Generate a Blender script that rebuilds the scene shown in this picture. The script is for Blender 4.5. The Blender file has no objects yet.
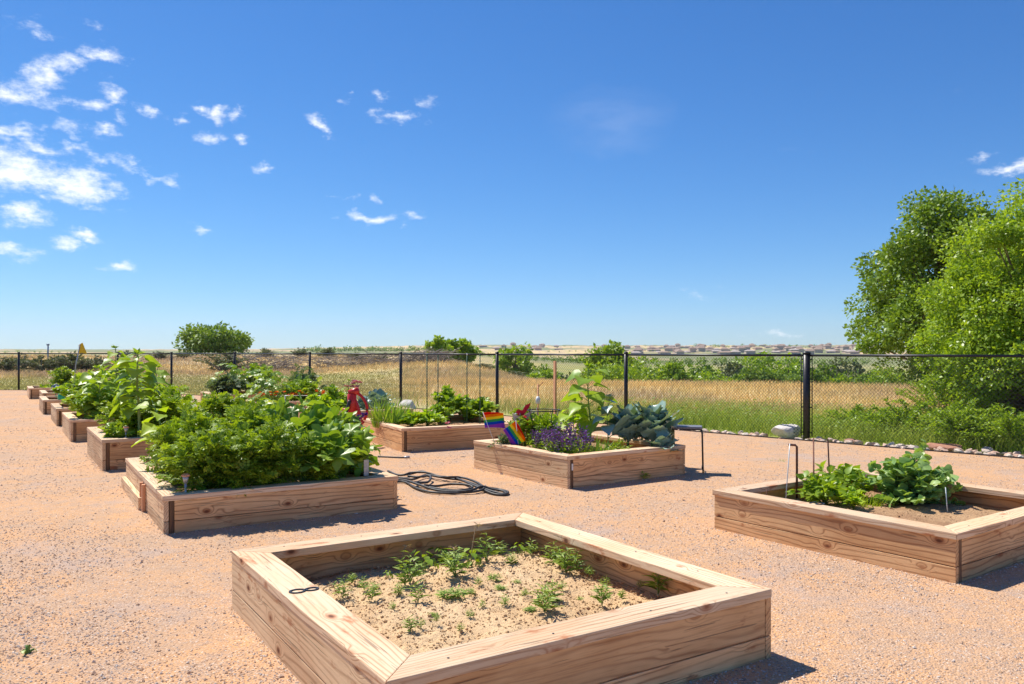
import bpy, bmesh, math, random
import numpy as np
from mathutils import Vector, Matrix
PI = math.pi
S = bpy.context.scene
COL = S.collection
rs = np.random.RandomState(11)
random.seed(5)
H, F, HOR = 1.53, 800.0, 352.0            # eye height, focal length in pixels, horizon row

def P(px, py, z=0.0):
    """the world point of height z seen at a pixel: used only to read ground positions off the survey"""
    k = (H - z) / (py - HOR)
    return np.array([(px - 512) * k, F * k, z])
def Q(px, py, Y):
    return np.array([(px - 512) / F * Y, Y, H - (py - HOR) / F * Y])

# ------------------------------------------------------------------ materials
def newmat(name):
    m = bpy.data.materials.new(name); m.use_nodes = True
    nt = m.node_tree; nt.nodes.clear()
    out = nt.nodes.new('ShaderNodeOutputMaterial')
    return m, nt, out
class N:
    def __init__(s, nt): s.nt = nt
    def n(s, typ, **kw):
        nd = s.nt.nodes.new('ShaderNode' + typ)
        for k, v in kw.items():
            if k == 'ins':
                for i, val in v.items():
                    if isinstance(val, bpy.types.NodeSocket): s.nt.links.new(val, nd.inputs[i])
                    else: nd.inputs[i].default_value = val
            else: setattr(nd, k, v)
        return nd
    def math(s, op, a, b=None, c=None, clamp=False):
        nd = s.nt.nodes.new('ShaderNodeMath'); nd.operation = op; nd.use_clamp = clamp
        for i, v in enumerate((a, b, c)):
            if v is None: continue
            if isinstance(v, bpy.types.NodeSocket): s.nt.links.new(v, nd.inputs[i])
            else: nd.inputs[i].default_value = v
        return nd.outputs[0]
    def mix(s, f, a, b, blend='MIX'):
        nd = s.nt.nodes.new('ShaderNodeMix'); nd.data_type = 'RGBA'; nd.blend_type = blend
        for i, v in ((0, f), (6, a), (7, b)):
            if isinstance(v, bpy.types.NodeSocket): s.nt.links.new(v, nd.inputs[i])
            else: nd.inputs[i].default_value = (v if i == 0 else (*v, 1) if len(v) == 3 else v)
        return nd.outputs[2]
    def ramp(s, f, stops):
        nd = s.nt.nodes.new('ShaderNodeValToRGB'); s.nt.links.new(f, nd.inputs[0])
        el = nd.color_ramp.elements
        while len(el) < len(stops): el.new(0.5)
        for e, (p, c) in zip(el, stops):
            e.position = p; e.color = (*c, 1) if len(c) == 3 else c
        return nd.outputs[0]
    def smooth(s, v, a, b):
        nd = s.nt.nodes.new('ShaderNodeMapRange'); nd.interpolation_type = 'SMOOTHSTEP'
        s.nt.links.new(v, nd.inputs[0]); nd.inputs[1].default_value = a; nd.inputs[2].default_value = b
        return nd.outputs[0]
    def noise(s, vec, scale, detail=4, rough=.5, dist=0):
        nd = s.nt.nodes.new('ShaderNodeTexNoise'); s.nt.links.new(vec, nd.inputs['Vector'])
        nd.inputs['Scale'].default_value = scale; nd.inputs['Detail'].default_value = detail
        nd.inputs['Roughness'].default_value = rough; nd.inputs['Distortion'].default_value = dist
        return nd.outputs[0]
    def mapping(s, vec, scale=(1, 1, 1), loc=(0, 0, 0), rot=(0, 0, 0), typ='POINT'):
        nd = s.nt.nodes.new('ShaderNodeMapping'); nd.vector_type = typ
        s.nt.links.new(vec, nd.inputs[0])
        nd.inputs['Location'].default_value = loc; nd.inputs['Rotation'].default_value = rot; nd.inputs['Scale'].default_value = scale
        return nd.outputs[0]
    def bump(s, h, dist, strength=1, normal=None):
        nd = s.nt.nodes.new('ShaderNodeBump'); s.nt.links.new(h, nd.inputs['Height'])
        nd.inputs['Distance'].default_value = dist; nd.inputs['Strength'].default_value = strength
        if normal: s.nt.links.new(normal, nd.inputs['Normal'])
        return nd.outputs[0]

def plain(name, col, rough=.6, metal=0, var=.15, scale=30, spec=.5):
    m, nt, out = newmat(name); g = N(nt)
    tc = g.n('TexCoord').outputs['Object']
    nz = g.noise(tc, scale, 4, .6)
    c = g.mix(g.math('MULTIPLY', g.smooth(nz, .3, .7), 1.0), [x * (1 - var) for x in col], [min(1, x * (1 + var)) for x in col])
    p = g.n('BsdfPrincipled', ins={'Base Color': c, 'Roughness': rough, 'Metallic': metal, 'Specular IOR Level': spec})
    nt.links.new(g.bump(nz, .002, .5), p.inputs['Normal'])
    nt.links.new(p.outputs[0], out.inputs[0]); return m

def leafmat(name, c1, c2, trans=.35, rough=.42, c3=None, spec=.5):
    """leaf colour varies leaf by leaf; thin leaves let some light through"""
    m, nt, out = newmat(name); g = N(nt)
    geo = g.n('NewGeometry'); r = geo.outputs['Random Per Island']
    tc = g.n('TexCoord').outputs['Object']
    nz = g.noise(tc, 3.0, 3, .6)
    f = g.math('ADD', g.math('MULTIPLY', r, .65), g.math('MULTIPLY', g.smooth(nz, .3, .7), .35), clamp=True)
    stops = [(0, c1), (1, c2)] if c3 is None else [(0, c1), (.9, c2), (.97, c3)]
    c = g.ramp(f, stops)
    p = g.n('BsdfPrincipled', ins={'Base Color': c, 'Roughness': rough, 'Specular IOR Level': spec * .8})
    ct = g.mix(1.0, c, (1.25, 1.15, .35), 'MULTIPLY')
    t = g.n('BsdfTranslucent', ins={'Color': ct})
    mx = g.n('MixShader', ins={0: trans, 1: p.outputs[0], 2: t.outputs[0]})
    nt.links.new(mx.outputs[0], out.inputs[0]); return m

def woodmat(name, pale, mid, dark, knots=.6, rough=.75, bleach=0.0):
    m, nt, out = newmat(name); g = N(nt)
    tc = g.n('TexCoord').outputs['Object']
    oi = g.n('ObjectInfo').outputs['Random']
    off = g.n('CombineXYZ', ins={0: g.math('MULTIPLY', oi, 37.0), 1: g.math('MULTIPLY', oi, 13.0), 2: g.math('MULTIPLY', oi, 71.0)}).outputs[0]
    v = g.n('VectorMath', operation='ADD', ins={0: tc, 1: off}).outputs[0]
    # knots: sparse cells, stretched along the board
    kv = g.mapping(v, (4.2, 7.5, 7.5))
    vor = g.n('TexVoronoi', feature='F1', ins={'Vector': kv, 'Scale': 1.0, 'Randomness': 1.0})
    kd = vor.outputs['Distance']
    kc = g.n('SeparateColor', ins={0: vor.outputs['Color']}).outputs[0]
    has = g.math('GREATER_THAN', kc, 1 - knots * .55)
    near = g.math('MULTIPLY', has, g.math('SUBTRACT', 1.0, g.smooth(kd, .0, .45)))
    knot = g.math('MULTIPLY', has, g.math('SUBTRACT', 1.0, g.smooth(kd, .045, .13)))
    kring = g.math('MULTIPLY', has, g.math('SUBTRACT', 1.0, g.smooth(kd, .08, .26)))
    # growth rings
    lowv = g.mapping(v, (.55, 3.5, 3.5))
    low = g.noise(lowv, 1.0, 3, .5)
    sep = g.n('SeparateXYZ', ins={0: v})
    ph = g.math('ADD', g.math('MULTIPLY', sep.outputs[1], 210.0), g.math('MULTIPLY', sep.outputs[2], 170.0))
    ph = g.math('ADD', ph, g.math('MULTIPLY', low, 46.0))
    ph = g.math('ADD', ph, g.math('MULTIPLY', near, 15.0))
    ring = g.math('POWER', g.math('ADD', g.math('MULTIPLY', g.math('SINE', ph), .5), .5), 5.0)
    fib = g.noise(g.mapping(v, (5, 160, 160)), 1.0, 4, .7)
    patch = g.noise(g.mapping(v, (1.2, 4, 4)), 1.0, 4, .6)
    speck = g.noise(g.mapping(v, (14, 40, 40)), 1.0, 3, .7)
    c = g.mix(g.smooth(patch, .3, .72), pale, mid)
    rm = g.math('MULTIPLY', ring, g.smooth(g.noise(g.mapping(v, (.7, 3, 3), (5, 5, 5)), 1.0, 2), .25, .55))
    c = g.mix(g.math('MULTIPLY', rm, .65), c, dark)
    c = g.mix(g.math('MULTIPLY', g.smooth(fib, .48, .75), .38), c, dark)
    c = g.mix(g.math('MULTIPLY', g.smooth(speck, .66, .8), .35), c, dark)
    c = g.mix(g.math('MULTIPLY', kring, .7), c, [x * y for x, y in zip(dark, (1.0, .72, .55))])
    c = g.mix(g.math('MULTIPLY', knot, .9), c, (.13, .045, .022))
    st_ = g.smooth(g.noise(g.mapping(v, (3.2, 9, 9), (11, 2, 4)), 1.0, 4, .65), .60, .72)
    c = g.mix(g.math('MULTIPLY', st_, .8), c, [x * y for x, y in zip(dark, (1.25, .95, .8))])
    tint = g.math('ADD', .74, g.math('MULTIPLY', oi, .40))
    c = g.mix(1.0, c, g.n('CombineColor', ins={0: tint, 1: tint, 2: tint}).outputs[0], 'MULTIPLY')
    # weathering cracks
    ck = g.noise(g.mapping(v, (2.2, 75, 75), (3, 1, 9)), 1.0, 2, .5)
    crack = g.smooth(ck, .66, .70)
    c = g.mix(g.math('MULTIPLY', crack, .55), c, (.12, .07, .045))
    p = g.n('BsdfPrincipled', ins={'Base Color': c, 'Roughness': rough, 'Specular IOR Level': .3})
    h = g.math('SUBTRACT', g.math('MULTIPLY', fib, .5), g.math('ADD', g.math('MULTIPLY', crack, 1.0), g.math('MULTIPLY', ring, .25)))
    nt.links.new(g.bump(h, .0025, .8), p.inputs['Normal'])
    nt.links.new(p.outputs[0], out.inputs[0]); return m

M = {}
M['cap'] = woodmat('bleached_timber', (.84, .64, .43), (.76, .50, .29), (.40, .17, .07), .8)
M['side'] = woodmat('cedar_board', (.88, .56, .28), (.68, .37, .16), (.30, .11, .04), .9)
M['sidepale'] = woodmat('pale_cedar_board', (.86, .63, .38), (.70, .46, .26), (.34, .17, .08), .85)  # paler cedar tone for the left faces of some beds
M['end'] = woodmat('end_grain', (.26, .145, .07), (.17, .09, .045), (.09, .05, .03), .3)
M['stake'] = woodmat('pine_stake', (.80, .42, .23), (.72, .35, .18), (.48, .20, .10), .2)
M['tom'] = leafmat('tomato_leaf', (.12, .23, .016), (.42, .56, .045), .35, .45, (.60, .50, .08))
M['squash'] = leafmat('squash_leaf', (.11, .23, .022), (.33, .48, .06), .35, .4, (.62, .58, .12))
M['lime'] = leafmat('lime_leaf', (.24, .42, .02), (.50, .66, .04), .45, .45)
M['sun'] = leafmat('sunflower_leaf', (.18, .33, .02), (.42, .57, .06), .40, .40)
M['bean'] = leafmat('bean_leaf', (.15, .28, .02), (.40, .55, .05), .4, .42, (.65, .60, .1))
M['cuke'] = leafmat('cucumber_leaf', (.20, .35, .08), (.44, .61, .20), .35, .36, spec=.7)
M['kale'] = leafmat('blue_green_leaf', (.15, .26, .20), (.36, .49, .41), .15, .3, spec=.8)
M['grass'] = leafmat('chive_leaf', (.15, .31, .03), (.34, .48, .08), .4, .5)
M['sage'] = leafmat('grey_green_leaf', (.10, .17, .07), (.24, .33, .17), .25, .6)
M['weed'] = leafmat('weed_leaf', (.16, .28, .04), (.38, .50, .09), .35, .5)
M['purple'] = leafmat('purple_bloom', (.09, .02, .22), (.26, .09, .46), .2, .6)
M['orange'] = leafmat('orange_bloom', (.75, .13, .01), (.9, .30, .02), .2, .6)
M['redflower'] = leafmat('red_bloom', (.50, .01, .01), (.75, .05, .03), .2, .6)
M['pink'] = leafmat('pink_bloom', (.5, .12, .25), (.7, .3, .42), .2, .6)
M['yellow'] = leafmat('yellow_bloom', (.8, .5, .02), (.9, .65, .05), .2, .6)
M['dryleaf'] = leafmat('dry_stalk', (.36, .24, .13), (.55, .42, .26), .2, .8)
M['stem'] = plain('green_stem', (.16, .27, .05), .6)
M['stempale'] = plain('pale_stem', (.30, .38, .10), .6)
M['treeleaf'] = leafmat('dark_tree_leaf', (.09, .175, .016), (.28, .43, .045), .35, .45)
M['cotton'] = leafmat('cottonwood_leaf', (.16, .29, .016), (.40, .55, .06), .45, .38, (.55, .6, .3))
M['fartree'] = leafmat('far_tree_leaf', (.11, .20, .03), (.28, .42, .06), .35, .6)
M['shrubfar'] = leafmat('sagebrush_leaf', (.10, .13, .055), (.20, .24, .11), .2, .7)
M['bark'] = plain('tree_bark', (.20, .15, .11), .9, var=.4, scale=12)
M['deadwood'] = plain('dead_wood', (.30, .25, .21), .9, var=.35, scale=8)
M['black'] = plain('black_vinyl', (.018, .018, .02), .42, 0, .2)
M['blackmetal'] = plain('black_painted_steel', (.022, .022, .026), .4, .3, .25)
M['greymetal'] = plain('grey_galvanised_steel', (.42, .43, .44), .45, .6, .15)
M['green_pole'] = plain('green_coated_steel', (.02, .10, .055), .5)
M['wirelink'] = plain('fence_wire', (.045, .043, .042), .45, .3, .2)
M['seat'] = plain('grey_seat_pad', (.17, .17, .19), .5, 0, .2, 60)
M['khaki'] = plain('khaki_canvas', (.22, .23, .09), .9, 0, .2, 60)
M['hose'] = plain('black_rubber_hose', (.032, .030, .030), .55, 0, .5, 25)
M['rust'] = plain('rusty_iron', (.17, .07, .05), .8, .2, .4, 40)
M['iron'] = plain('dark_iron_numeral', (.035, .04, .05), .45, .6, .3, 60)
M['redpaint'] = plain('red_paint', (.55, .02, .015), .35, 0, .15, 30)
M['white'] = plain('white_plastic', (.72, .73, .70), .5, 0, .06)
M['clear'] = plain('frosted_plastic_rod', (.62, .68, .68), .3, 0, .06)
M['blue'] = plain('blue_plastic', (.03, .07, .55), .35, 0, .1)
M['greenp'] = plain('green_plastic', (.01, .40, .18), .35, 0, .1)
M['yellowcloth'] = plain('yellow_cloth', (.80, .50, .02), .8, 0, .1)
M['redcloth'] = plain('red_cloth', (.70, .01, .03), .8, 0, .1)
M['pinkcloth'] = plain('pale_pink_cloth', (.85, .55, .50), .8, 0, .06)
M['orangep'] = plain('orange_plastic', (.8, .28, .03), .5, 0, .1)
M['roofd'] = plain('brown_shingle', (.34, .24, .18), .9, 0, .2, 2)
M['roofg'] = plain('grey_shingle', (.44, .37, .33), .9, 0, .2, 2)
M['wallh'] = plain('house_stucco', (.48, .38, .31), .9, 0, .1, 1)
M['darkglass'] = plain('dark_window', (.08, .09, .11), .3, 0, .1, 1)
M['steel'] = plain('dark_steel_edging', (.06, .05, .05), .7, .3, .3)

def rockmat(name, a, b, c):
    m, nt, out = newmat(name); g = N(nt)
    tc = g.n('TexCoord').outputs['Object']; oi = g.n('ObjectInfo').outputs['Random']
    nz = g.noise(tc, 9, 6, .65); n2 = g.noise(tc, 40, 4, .7)
    base = g.ramp(oi, [(0, a), (.5, b), (1, c)])
    col = g.mix(g.math('MULTIPLY', g.smooth(nz, .35, .7), .55), base, [x * .5 for x in b])
    col = g.mix(g.math('MULTIPLY', g.smooth(n2, .6, .75), .4), col, (.8, .76, .72))
    p = g.n('BsdfPrincipled', ins={'Base Color': col, 'Roughness': .85, 'Specular IOR Level': .3})
    nt.links.new(g.bump(n2, .01, .8), p.inputs['Normal'])
    nt.links.new(p.outputs[0], out.inputs[0]); return m
M['rock'] = rockmat('border_rock', (.62, .38, .27), (.74, .56, .44), (.82, .72, .61))
M['boulder'] = rockmat('pale_boulder', (.80, .74, .68), (.78, .72, .66), (.82, .76, .70))
M['redrock'] = rockmat('red_sandstone', (.52, .25, .16), (.55, .28, .18), (.58, .32, .22))

def soilmat(name, a, b, c, sc=1.0):
    m, nt, out = newmat(name); g = N(nt)
    tc = g.n('TexCoord').outputs['Object']
    n1 = g.noise(tc, 3 * sc, 5, .6); n2 = g.noise(tc, 45 * sc, 5, .7); n3 = g.noise(tc, 160 * sc, 3, .6)
    col = g.mix(g.smooth(n1, .35, .65), a, b)
    col = g.mix(g.math('MULTIPLY', g.smooth(n2, .5, .68), .55), col, c)
    col = g.mix(g.math('MULTIPLY', g.smooth(n3, .58, .72), .35), col, [x * 1.35 for x in a])
    p = g.n('BsdfPrincipled', ins={'Base Color': col, 'Roughness': .95, 'Specular IOR Level': .15})
    hh = g.math('ADD', g.math('MULTIPLY', n2, 1.0), g.math('MULTIPLY', n3, .4))
    nt.links.new(g.bump(hh, .02, .9), p.inputs['Normal'])
    nt.links.new(p.outputs[0], out.inputs[0]); return m
M['sandsoil'] = soilmat('dry_sandy_soil', (.80, .57, .33), (.72, .48, .26), (.62, .38, .20))
M['darksoil'] = soilmat('brown_compost', (.38, .22, .12), (.56, .36, .20), (.20, .10, .055))

def gravelmat():
    m, nt, out = newmat('decomposed_granite'); g = N(nt)
    tc = g.n('TexCoord').outputs['Object']
    big = g.noise(tc, .55, 5, .6); mid = g.noise(tc, 4.5, 5, .65)
    pat = g.noise(g.mapping(tc, (1, 1, 1), (7, 3, 0)), 1.7, 5, .62)
    col = g.mix(g.smooth(g.math('ADD', g.math('MULTIPLY', big, .5), g.math('MULTIPLY', mid, .5)), .42, .6), (.63, .355, .172), (.51, .33, .205))
    # pebbles as small cells of differing stone colour
    vor = g.n('TexVoronoi', feature='F1', ins={'Vector': tc, 'Scale': 90.0})
    sc = g.n('SeparateColor', ins={0: vor.outputs['Color']})
    stone = g.ramp(sc.outputs[0], [(0, (.22, .17, .15)), (.25, (.52, .31, .19)), (.5, (.38, .33, .30)), (.75, (.66, .42, .26)), (1, (.74, .66, .58))])
    amt = g.math('MULTIPLY', g.math('SUBTRACT', 1, g.smooth(vor.outputs['Distance'], .3, .6)), g.smooth(g.math('ADD', pat, g.math('MULTIPLY', sc.outputs[1], .35)), .45, .72))
    col = g.mix(g.math('MULTIPLY', amt, .9), col, stone)
    vor2 = g.n('TexVoronoi', feature='F1', ins={'Vector': tc, 'Scale': 50.0})
    s2 = g.n('SeparateColor', ins={0: vor2.outputs['Color']})
    dk = g.math('MULTIPLY', g.math('GREATER_THAN', s2.outputs[0], .80), g.math('SUBTRACT', 1, g.smooth(vor2.outputs['Distance'], .2, .42)))
    col = g.mix(g.math('MULTIPLY', dk, .85), col, (.22, .15, .12))
    # dark dead-leaf specks and dust
    fine = g.noise(tc, 260, 3, .6)
    col = g.mix(g.math('MULTIPLY', g.smooth(fine, .58, .72), .3), col, (.26, .17, .12))
    gp = g.smooth(g.noise(g.mapping(tc, (1, 1, 1), (2, 9, 0)), .9, 5, .7), .52, .72)
    col = g.mix(g.math('MULTIPLY', gp, .55), col, (.42, .35, .32))
    gp2 = g.smooth(g.noise(g.mapping(tc, (1, 1, 1), (4, 1, 0)), 7, 5, .75), .50, .66)
    col = g.mix(g.math('MULTIPLY', gp2, .35), col, (.36, .27, .22))
    p = g.n('BsdfPrincipled', ins={'Base Color': col, 'Roughness': .95, 'Specular IOR Level': .15})
    h = g.math('ADD', g.math('MULTIPLY', g.math('SUBTRACT', 1, vor.outputs['Distance']), .8), g.math('ADD', g.math('MULTIPLY', mid, .8), g.math('MULTIPLY', g.math('SUBTRACT', 1, vor2.outputs['Distance']), .4)))
    nt.links.new(g.bump(h, .009, .8), p.inputs['Normal'])
    nt.links.new(p.outputs[0], out.inputs[0]); return m
M['gravel'] = gravelmat()

def vcolmat(name, attr='Col', rough=.9, bumpd=.0, scale=6, trans=0):
    m, nt, out = newmat(name); g = N(nt)
    a = g.n('Attribute', attribute_name=attr).outputs['Color']
    tc = g.n('TexCoord').outputs['Object']
    n1 = g.noise(tc, scale, 6, .7)
    c = g.mix(1.0, a, g.ramp(n1, [(.3, (.72, .72, .72)), (.7, (1.22, 1.2, 1.15))]), 'MULTIPLY')
    p = g.n('BsdfPrincipled', ins={'Base Color': c, 'Roughness': rough, 'Specular IOR Level': .15})
    if bumpd: nt.links.new(g.bump(n1, bumpd, .8), p.inputs['Normal'])
    if trans:
        t = g.n('BsdfTranslucent', ins={'Color': c}); mx = g.n('MixShader', ins={0: trans, 1: p.outputs[0], 2: t.outputs[0]})
        nt.links.new(mx.outputs[0], out.inputs[0])
    else: nt.links.new(p.outputs[0], out.inputs[0])
    return m
M['terrain'] = vcolmat('dry_grassland', bumpd=.15, scale=2.5)
M['blade'] = vcolmat('grass_blades', scale=.4, rough=.6, trans=.3)
def pebblemat():
    m, nt, out = newmat('loose_pebbles'); g = N(nt)
    r = g.n('NewGeometry').outputs['Random Per Island']
    c = g.ramp(r, [(0, (.34, .24, .19)), (.2, (.58, .37, .23)), (.45, (.70, .46, .29)), (.65, (.48, .43, .40)), (.85, (.70, .54, .42)), (1, (.80, .72, .63))])
    p = g.n('BsdfPrincipled', ins={'Base Color': c, 'Roughness': .85, 'Specular IOR Level': .2})
    nt.links.new(p.outputs[0], out.inputs[0]); return m
M['pebble'] = pebblemat()

# ------------------------------------------------------------------ object helpers
def mkmesh(V, faces, mats=None, colors=None, smooth=True, fmat=None, name='m'):
    """faces: list of (n,3)/(n,4) index arrays; fmat: list of material indices per array"""
    V = np.asarray(V, dtype=np.float32)
    me = bpy.data.meshes.new(name)
    me.vertices.add(len(V)); me.vertices.foreach_set('co', V.ravel())
    nl = sum(f.size for f in faces); nf = sum(len(f) for f in faces)
    me.loops.add(nl); me.polygons.add(nf)
    me.loops.foreach_set('vertex_index', np.concatenate([f.ravel() for f in faces]).astype(np.int32))
    tot = np.concatenate([np.full(len(f), f.shape[1]) for f in faces]).astype(np.int32)
    st = np.concatenate([[0], np.cumsum(tot)[:-1]]).astype(np.int32)
    me.polygons.foreach_set('loop_start', st); me.polygons.foreach_set('loop_total', tot)
    if fmat is not None:
        me.polygons.foreach_set('material_index', np.concatenate([np.full(len(f), k) for f, k in zip(faces, fmat)]).astype(np.int32))
    me.polygons.foreach_set('use_smooth', np.full(nf, smooth))
    if colors is not None:
        ca = me.color_attributes.new('Col', 'FLOAT_COLOR', 'POINT')
        c4 = np.ones((len(V), 4), np.float32); c4[:, :3] = colors; ca.data.foreach_set('color', c4.ravel())
    me.update(calc_edges=True); me.validate()
    if mats is not None:
        for m in (mats if isinstance(mats, (list, tuple)) else [mats]): me.materials.append(m)
    return me
class G:
    """collects geometry for ONE mesh object"""
    def __init__(s): s.V = []; s.Fa = {}; s.n = 0
    def add(s, V, F, k=0):
        V = np.asarray(V, float).reshape(-1, 3)
        for f in (F if isinstance(F, list) else [F]):
            f = np.asarray(f, int); s.Fa.setdefault((f.shape[1], k), []).append(f + s.n)
        s.V.append(V); s.n += len(V); return s
    def mesh(s, mats, smooth=True, name='m'):
        fa = []; fm = []
        for (w, k), l in s.Fa.items(): fa.append(np.concatenate(l)); fm.append(k)
        return mkmesh(np.concatenate(s.V), fa, mats, smooth=smooth, fmat=fm, name=name)
    def build(s, name, mats, parent=None, smooth=True, **kw):
        return link(name, s.mesh(mats, smooth, name), parent, **kw)
def link(name, me, parent=None, loc=(0, 0, 0), rot=(0, 0, 0), **props):
    o = bpy.data.objects.new(name, me); COL.objects.link(o)
    o.location = loc; o.rotation_euler = rot
    if parent: o.parent = parent
    for k, v in props.items():
        if v: o[k] = v
    return o
def tag(o, label=None, category=None, group=None, kind=None):
    for k, v in (('label', label), ('category', category), ('group', group), ('kind', kind)):
        if v: o[k] = v
    return o
def thing(name, label, cat, loc=(0, 0, 0), rotz=0, group=None):
    o = bpy.data.objects.new(name, None); COL.objects.link(o); o.empty_display_size = .1
    o.location = [float(x) for x in loc]; o.rotation_euler = (0, 0, rotz)
    return tag(o, label, cat, group)
def copy_tree(o, parent=None):
    c = o.copy(); COL.objects.link(c)
    if parent: c.parent = parent
    for ch in list(o.children): copy_tree(ch, c)
    return c

def boxg(g, c, s, rz=0, k=0):
    x, y, z = [v / 2 for v in s]
    V = np.array([[-x, -y, -z], [x, -y, -z], [x, y, -z], [-x, y, -z], [-x, -y, z], [x, -y, z], [x, y, z], [-x, y, z]])
    R = np.array([[math.cos(rz), -math.sin(rz), 0], [math.sin(rz), math.cos(rz), 0], [0, 0, 1]])
    g.add(V @ R.T + np.array(c), np.array([[0, 3, 2, 1], [4, 5, 6, 7], [0, 1, 5, 4], [1, 2, 6, 5], [2, 3, 7, 6], [3, 0, 4, 7]]), k)
def tube(g, pts, r, n=6, k=0, cap=True):
    pts = np.asarray(pts, float); m = len(pts)
    r = np.broadcast_to(np.asarray(r, float), (m,))
    t = np.gradient(pts, axis=0); t /= np.linalg.norm(t, axis=1)[:, None] + 1e-9
    up = np.array([0, 0, 1.0]) if abs(t[0][2]) < .9 else np.array([1.0, 0, 0])
    a = np.cross(t, up); nn = np.linalg.norm(a, axis=1)
    for i in range(m):
        if nn[i] < 1e-3: a[i] = a[i - 1] if i else np.array([1., 0, 0])
    a /= np.linalg.norm(a, axis=1)[:, None]; b = np.cross(t, a)
    ang = np.arange(n) * 2 * PI / n
    V = pts[:, None] + r[:, None, None] * (np.cos(ang)[None, :, None] * a[:, None] + np.sin(ang)[None, :, None] * b[:, None])
    i = np.arange(m - 1)[:, None] * n; j = np.arange(n)[None]; j2 = (j + 1) % n
    Fq = np.stack([i + j, i + j2, i + n + j2, i + n + j], -1).reshape(-1, 4)
    V = V.reshape(-1, 3); fs = [Fq]
    if cap and n >= 4:
        V = np.vstack([V, pts[0], pts[-1]]); c0, c1 = len(V) - 2, len(V) - 1; jj = np.arange(n)
        fs.append(np.vstack([np.stack([np.full(n, c0), (jj + 1) % n, jj], 1), np.stack([np.full(n, c1), (m - 1) * n + jj, (m - 1) * n + (jj + 1) % n], 1)]))
    g.add(V, fs, k)
def bevelbox(name, size, mat, parent, loc, rot=(0, 0, 0), bev=.004, **kw):
    bm = bmesh.new(); bmesh.ops.create_cube(bm, size=1)
    for v in bm.verts: v.co = Vector((v.co.x * size[0], v.co.y * size[1], v.co.z * size[2]))
    bmesh.ops.bevel(bm, geom=bm.edges[:], offset=bev, segments=2, affect='EDGES', profile=.6)
    me = bpy.data.meshes.new(name); bm.to_mesh(me); bm.free(); me.materials.append(mat)
    return link(name, me, parent, loc, rot, **kw)

# noise on arrays
def _h(i, j, s): 
    n = (i * 374761393 + j * 668265263 + s * 982451653) & 0xffffffff
    n = ((n ^ (n >> 13)) * 1274126177) & 0xffffffff
    return ((n ^ (n >> 16)) & 0xffff) / 65535.0
def vnoise(x, y, seed=0):
    x = np.asarray(x, float); y = np.asarray(y, float)
    i = np.floor(x).astype(np.int64); j = np.floor(y).astype(np.int64); fx = x - i; fy = y - j
    fx = fx * fx * (3 - 2 * fx); fy = fy * fy * (3 - 2 * fy)
    a = _h(i, j, seed); b = _h(i + 1, j, seed); c = _h(i, j + 1, seed); d = _h(i + 1, j + 1, seed)
    return (a * (1 - fx) + b * fx) * (1 - fy) + (c * (1 - fx) + d * fx) * fy
def fbm(x, y, o=4, seed=0):
    s = 0; a = .5; t = 0
    for k in range(o): s = s + a * vnoise(x * 2 ** k, y * 2 ** k, seed + k); t += a; a *= .5
    return s / t
def sstep(a, b, x):
    t = np.clip((x - a) / (b - a), 0, 1); return t * t * (3 - 2 * t)

# ------------------------------------------------------------------ leaves
def tmpl_simple(w=.38, fold=.12, droop=.15):
    """small folded leaf, 6 vertices"""
    V = np.array([[0, 0, 0], [.45, w / 2, fold], [.45, -w / 2, fold], [.45, 0, 0], [1, 0, -droop]])
    return V, [np.array([[0, 3, 1], [0, 2, 3], [3, 4, 1], [3, 2, 4]])]
def tmpl_grid(L, widths, fold=.1, droop=.3, wav=0, seed=0, nx=2):
    """leaf blade of len(widths) stations and 2*nx+1 points across"""
    r = np.random.RandomState(seed); n = len(widths); V = []
    for i, w in enumerate(widths):
        t = i / (n - 1)
        for j in range(-nx, nx + 1):
            q = j / nx
            V.append([t * L - .12 * abs(q) * w * (1 if t > .3 else 1.6), q * w, fold * abs(q) * w * 2 - droop * t * t + (wav * (r.rand() - .5) * abs(q) if wav else 0)])
    m = 2 * nx + 1; Fq = [[i * m + j, (i + 1) * m + j, (i + 1) * m + j + 1, i * m + j + 1] for i in range(n - 1) for j in range(m - 1)]
    return np.array(V), [np.array(Fq)]
def tmpl_lobed(lobes=5, depth=.28, n=30, seed=0, wave=.07, cup=.12):
    """broad palmate leaf, attached at its notch"""
    r = np.random.RandomState(seed); V = [[0, 0, 0]]; R2 = []
    for ring, f in ((1, .5), (2, 1.0)):
        for i in range(n):
            a = -PI * .93 + 2 * PI * .93 * i / (n - 1)
            lob = 1 - depth * (.5 - .5 * math.cos(lobes * a * 1.0 + PI)) * f
            rad = f * lob * (.62 + .38 * math.cos(a * .5)) * (1 + .06 * r.randn() * (ring == 2))
            z = -cup * rad * rad + wave * math.sin(lobes * a) * f + (.03 * r.randn() if ring == 2 else 0)
            V.append([rad * math.cos(a) + .15, rad * math.sin(a), z])
    fs3 = [[0, 1 + i, 2 + i] for i in range(n - 1)]
    fs4 = [[1 + i, 1 + n + i, 2 + n + i, 2 + i] for i in range(n - 1)]
    return np.array(V), [np.array(fs3), np.array(fs4)]
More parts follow.
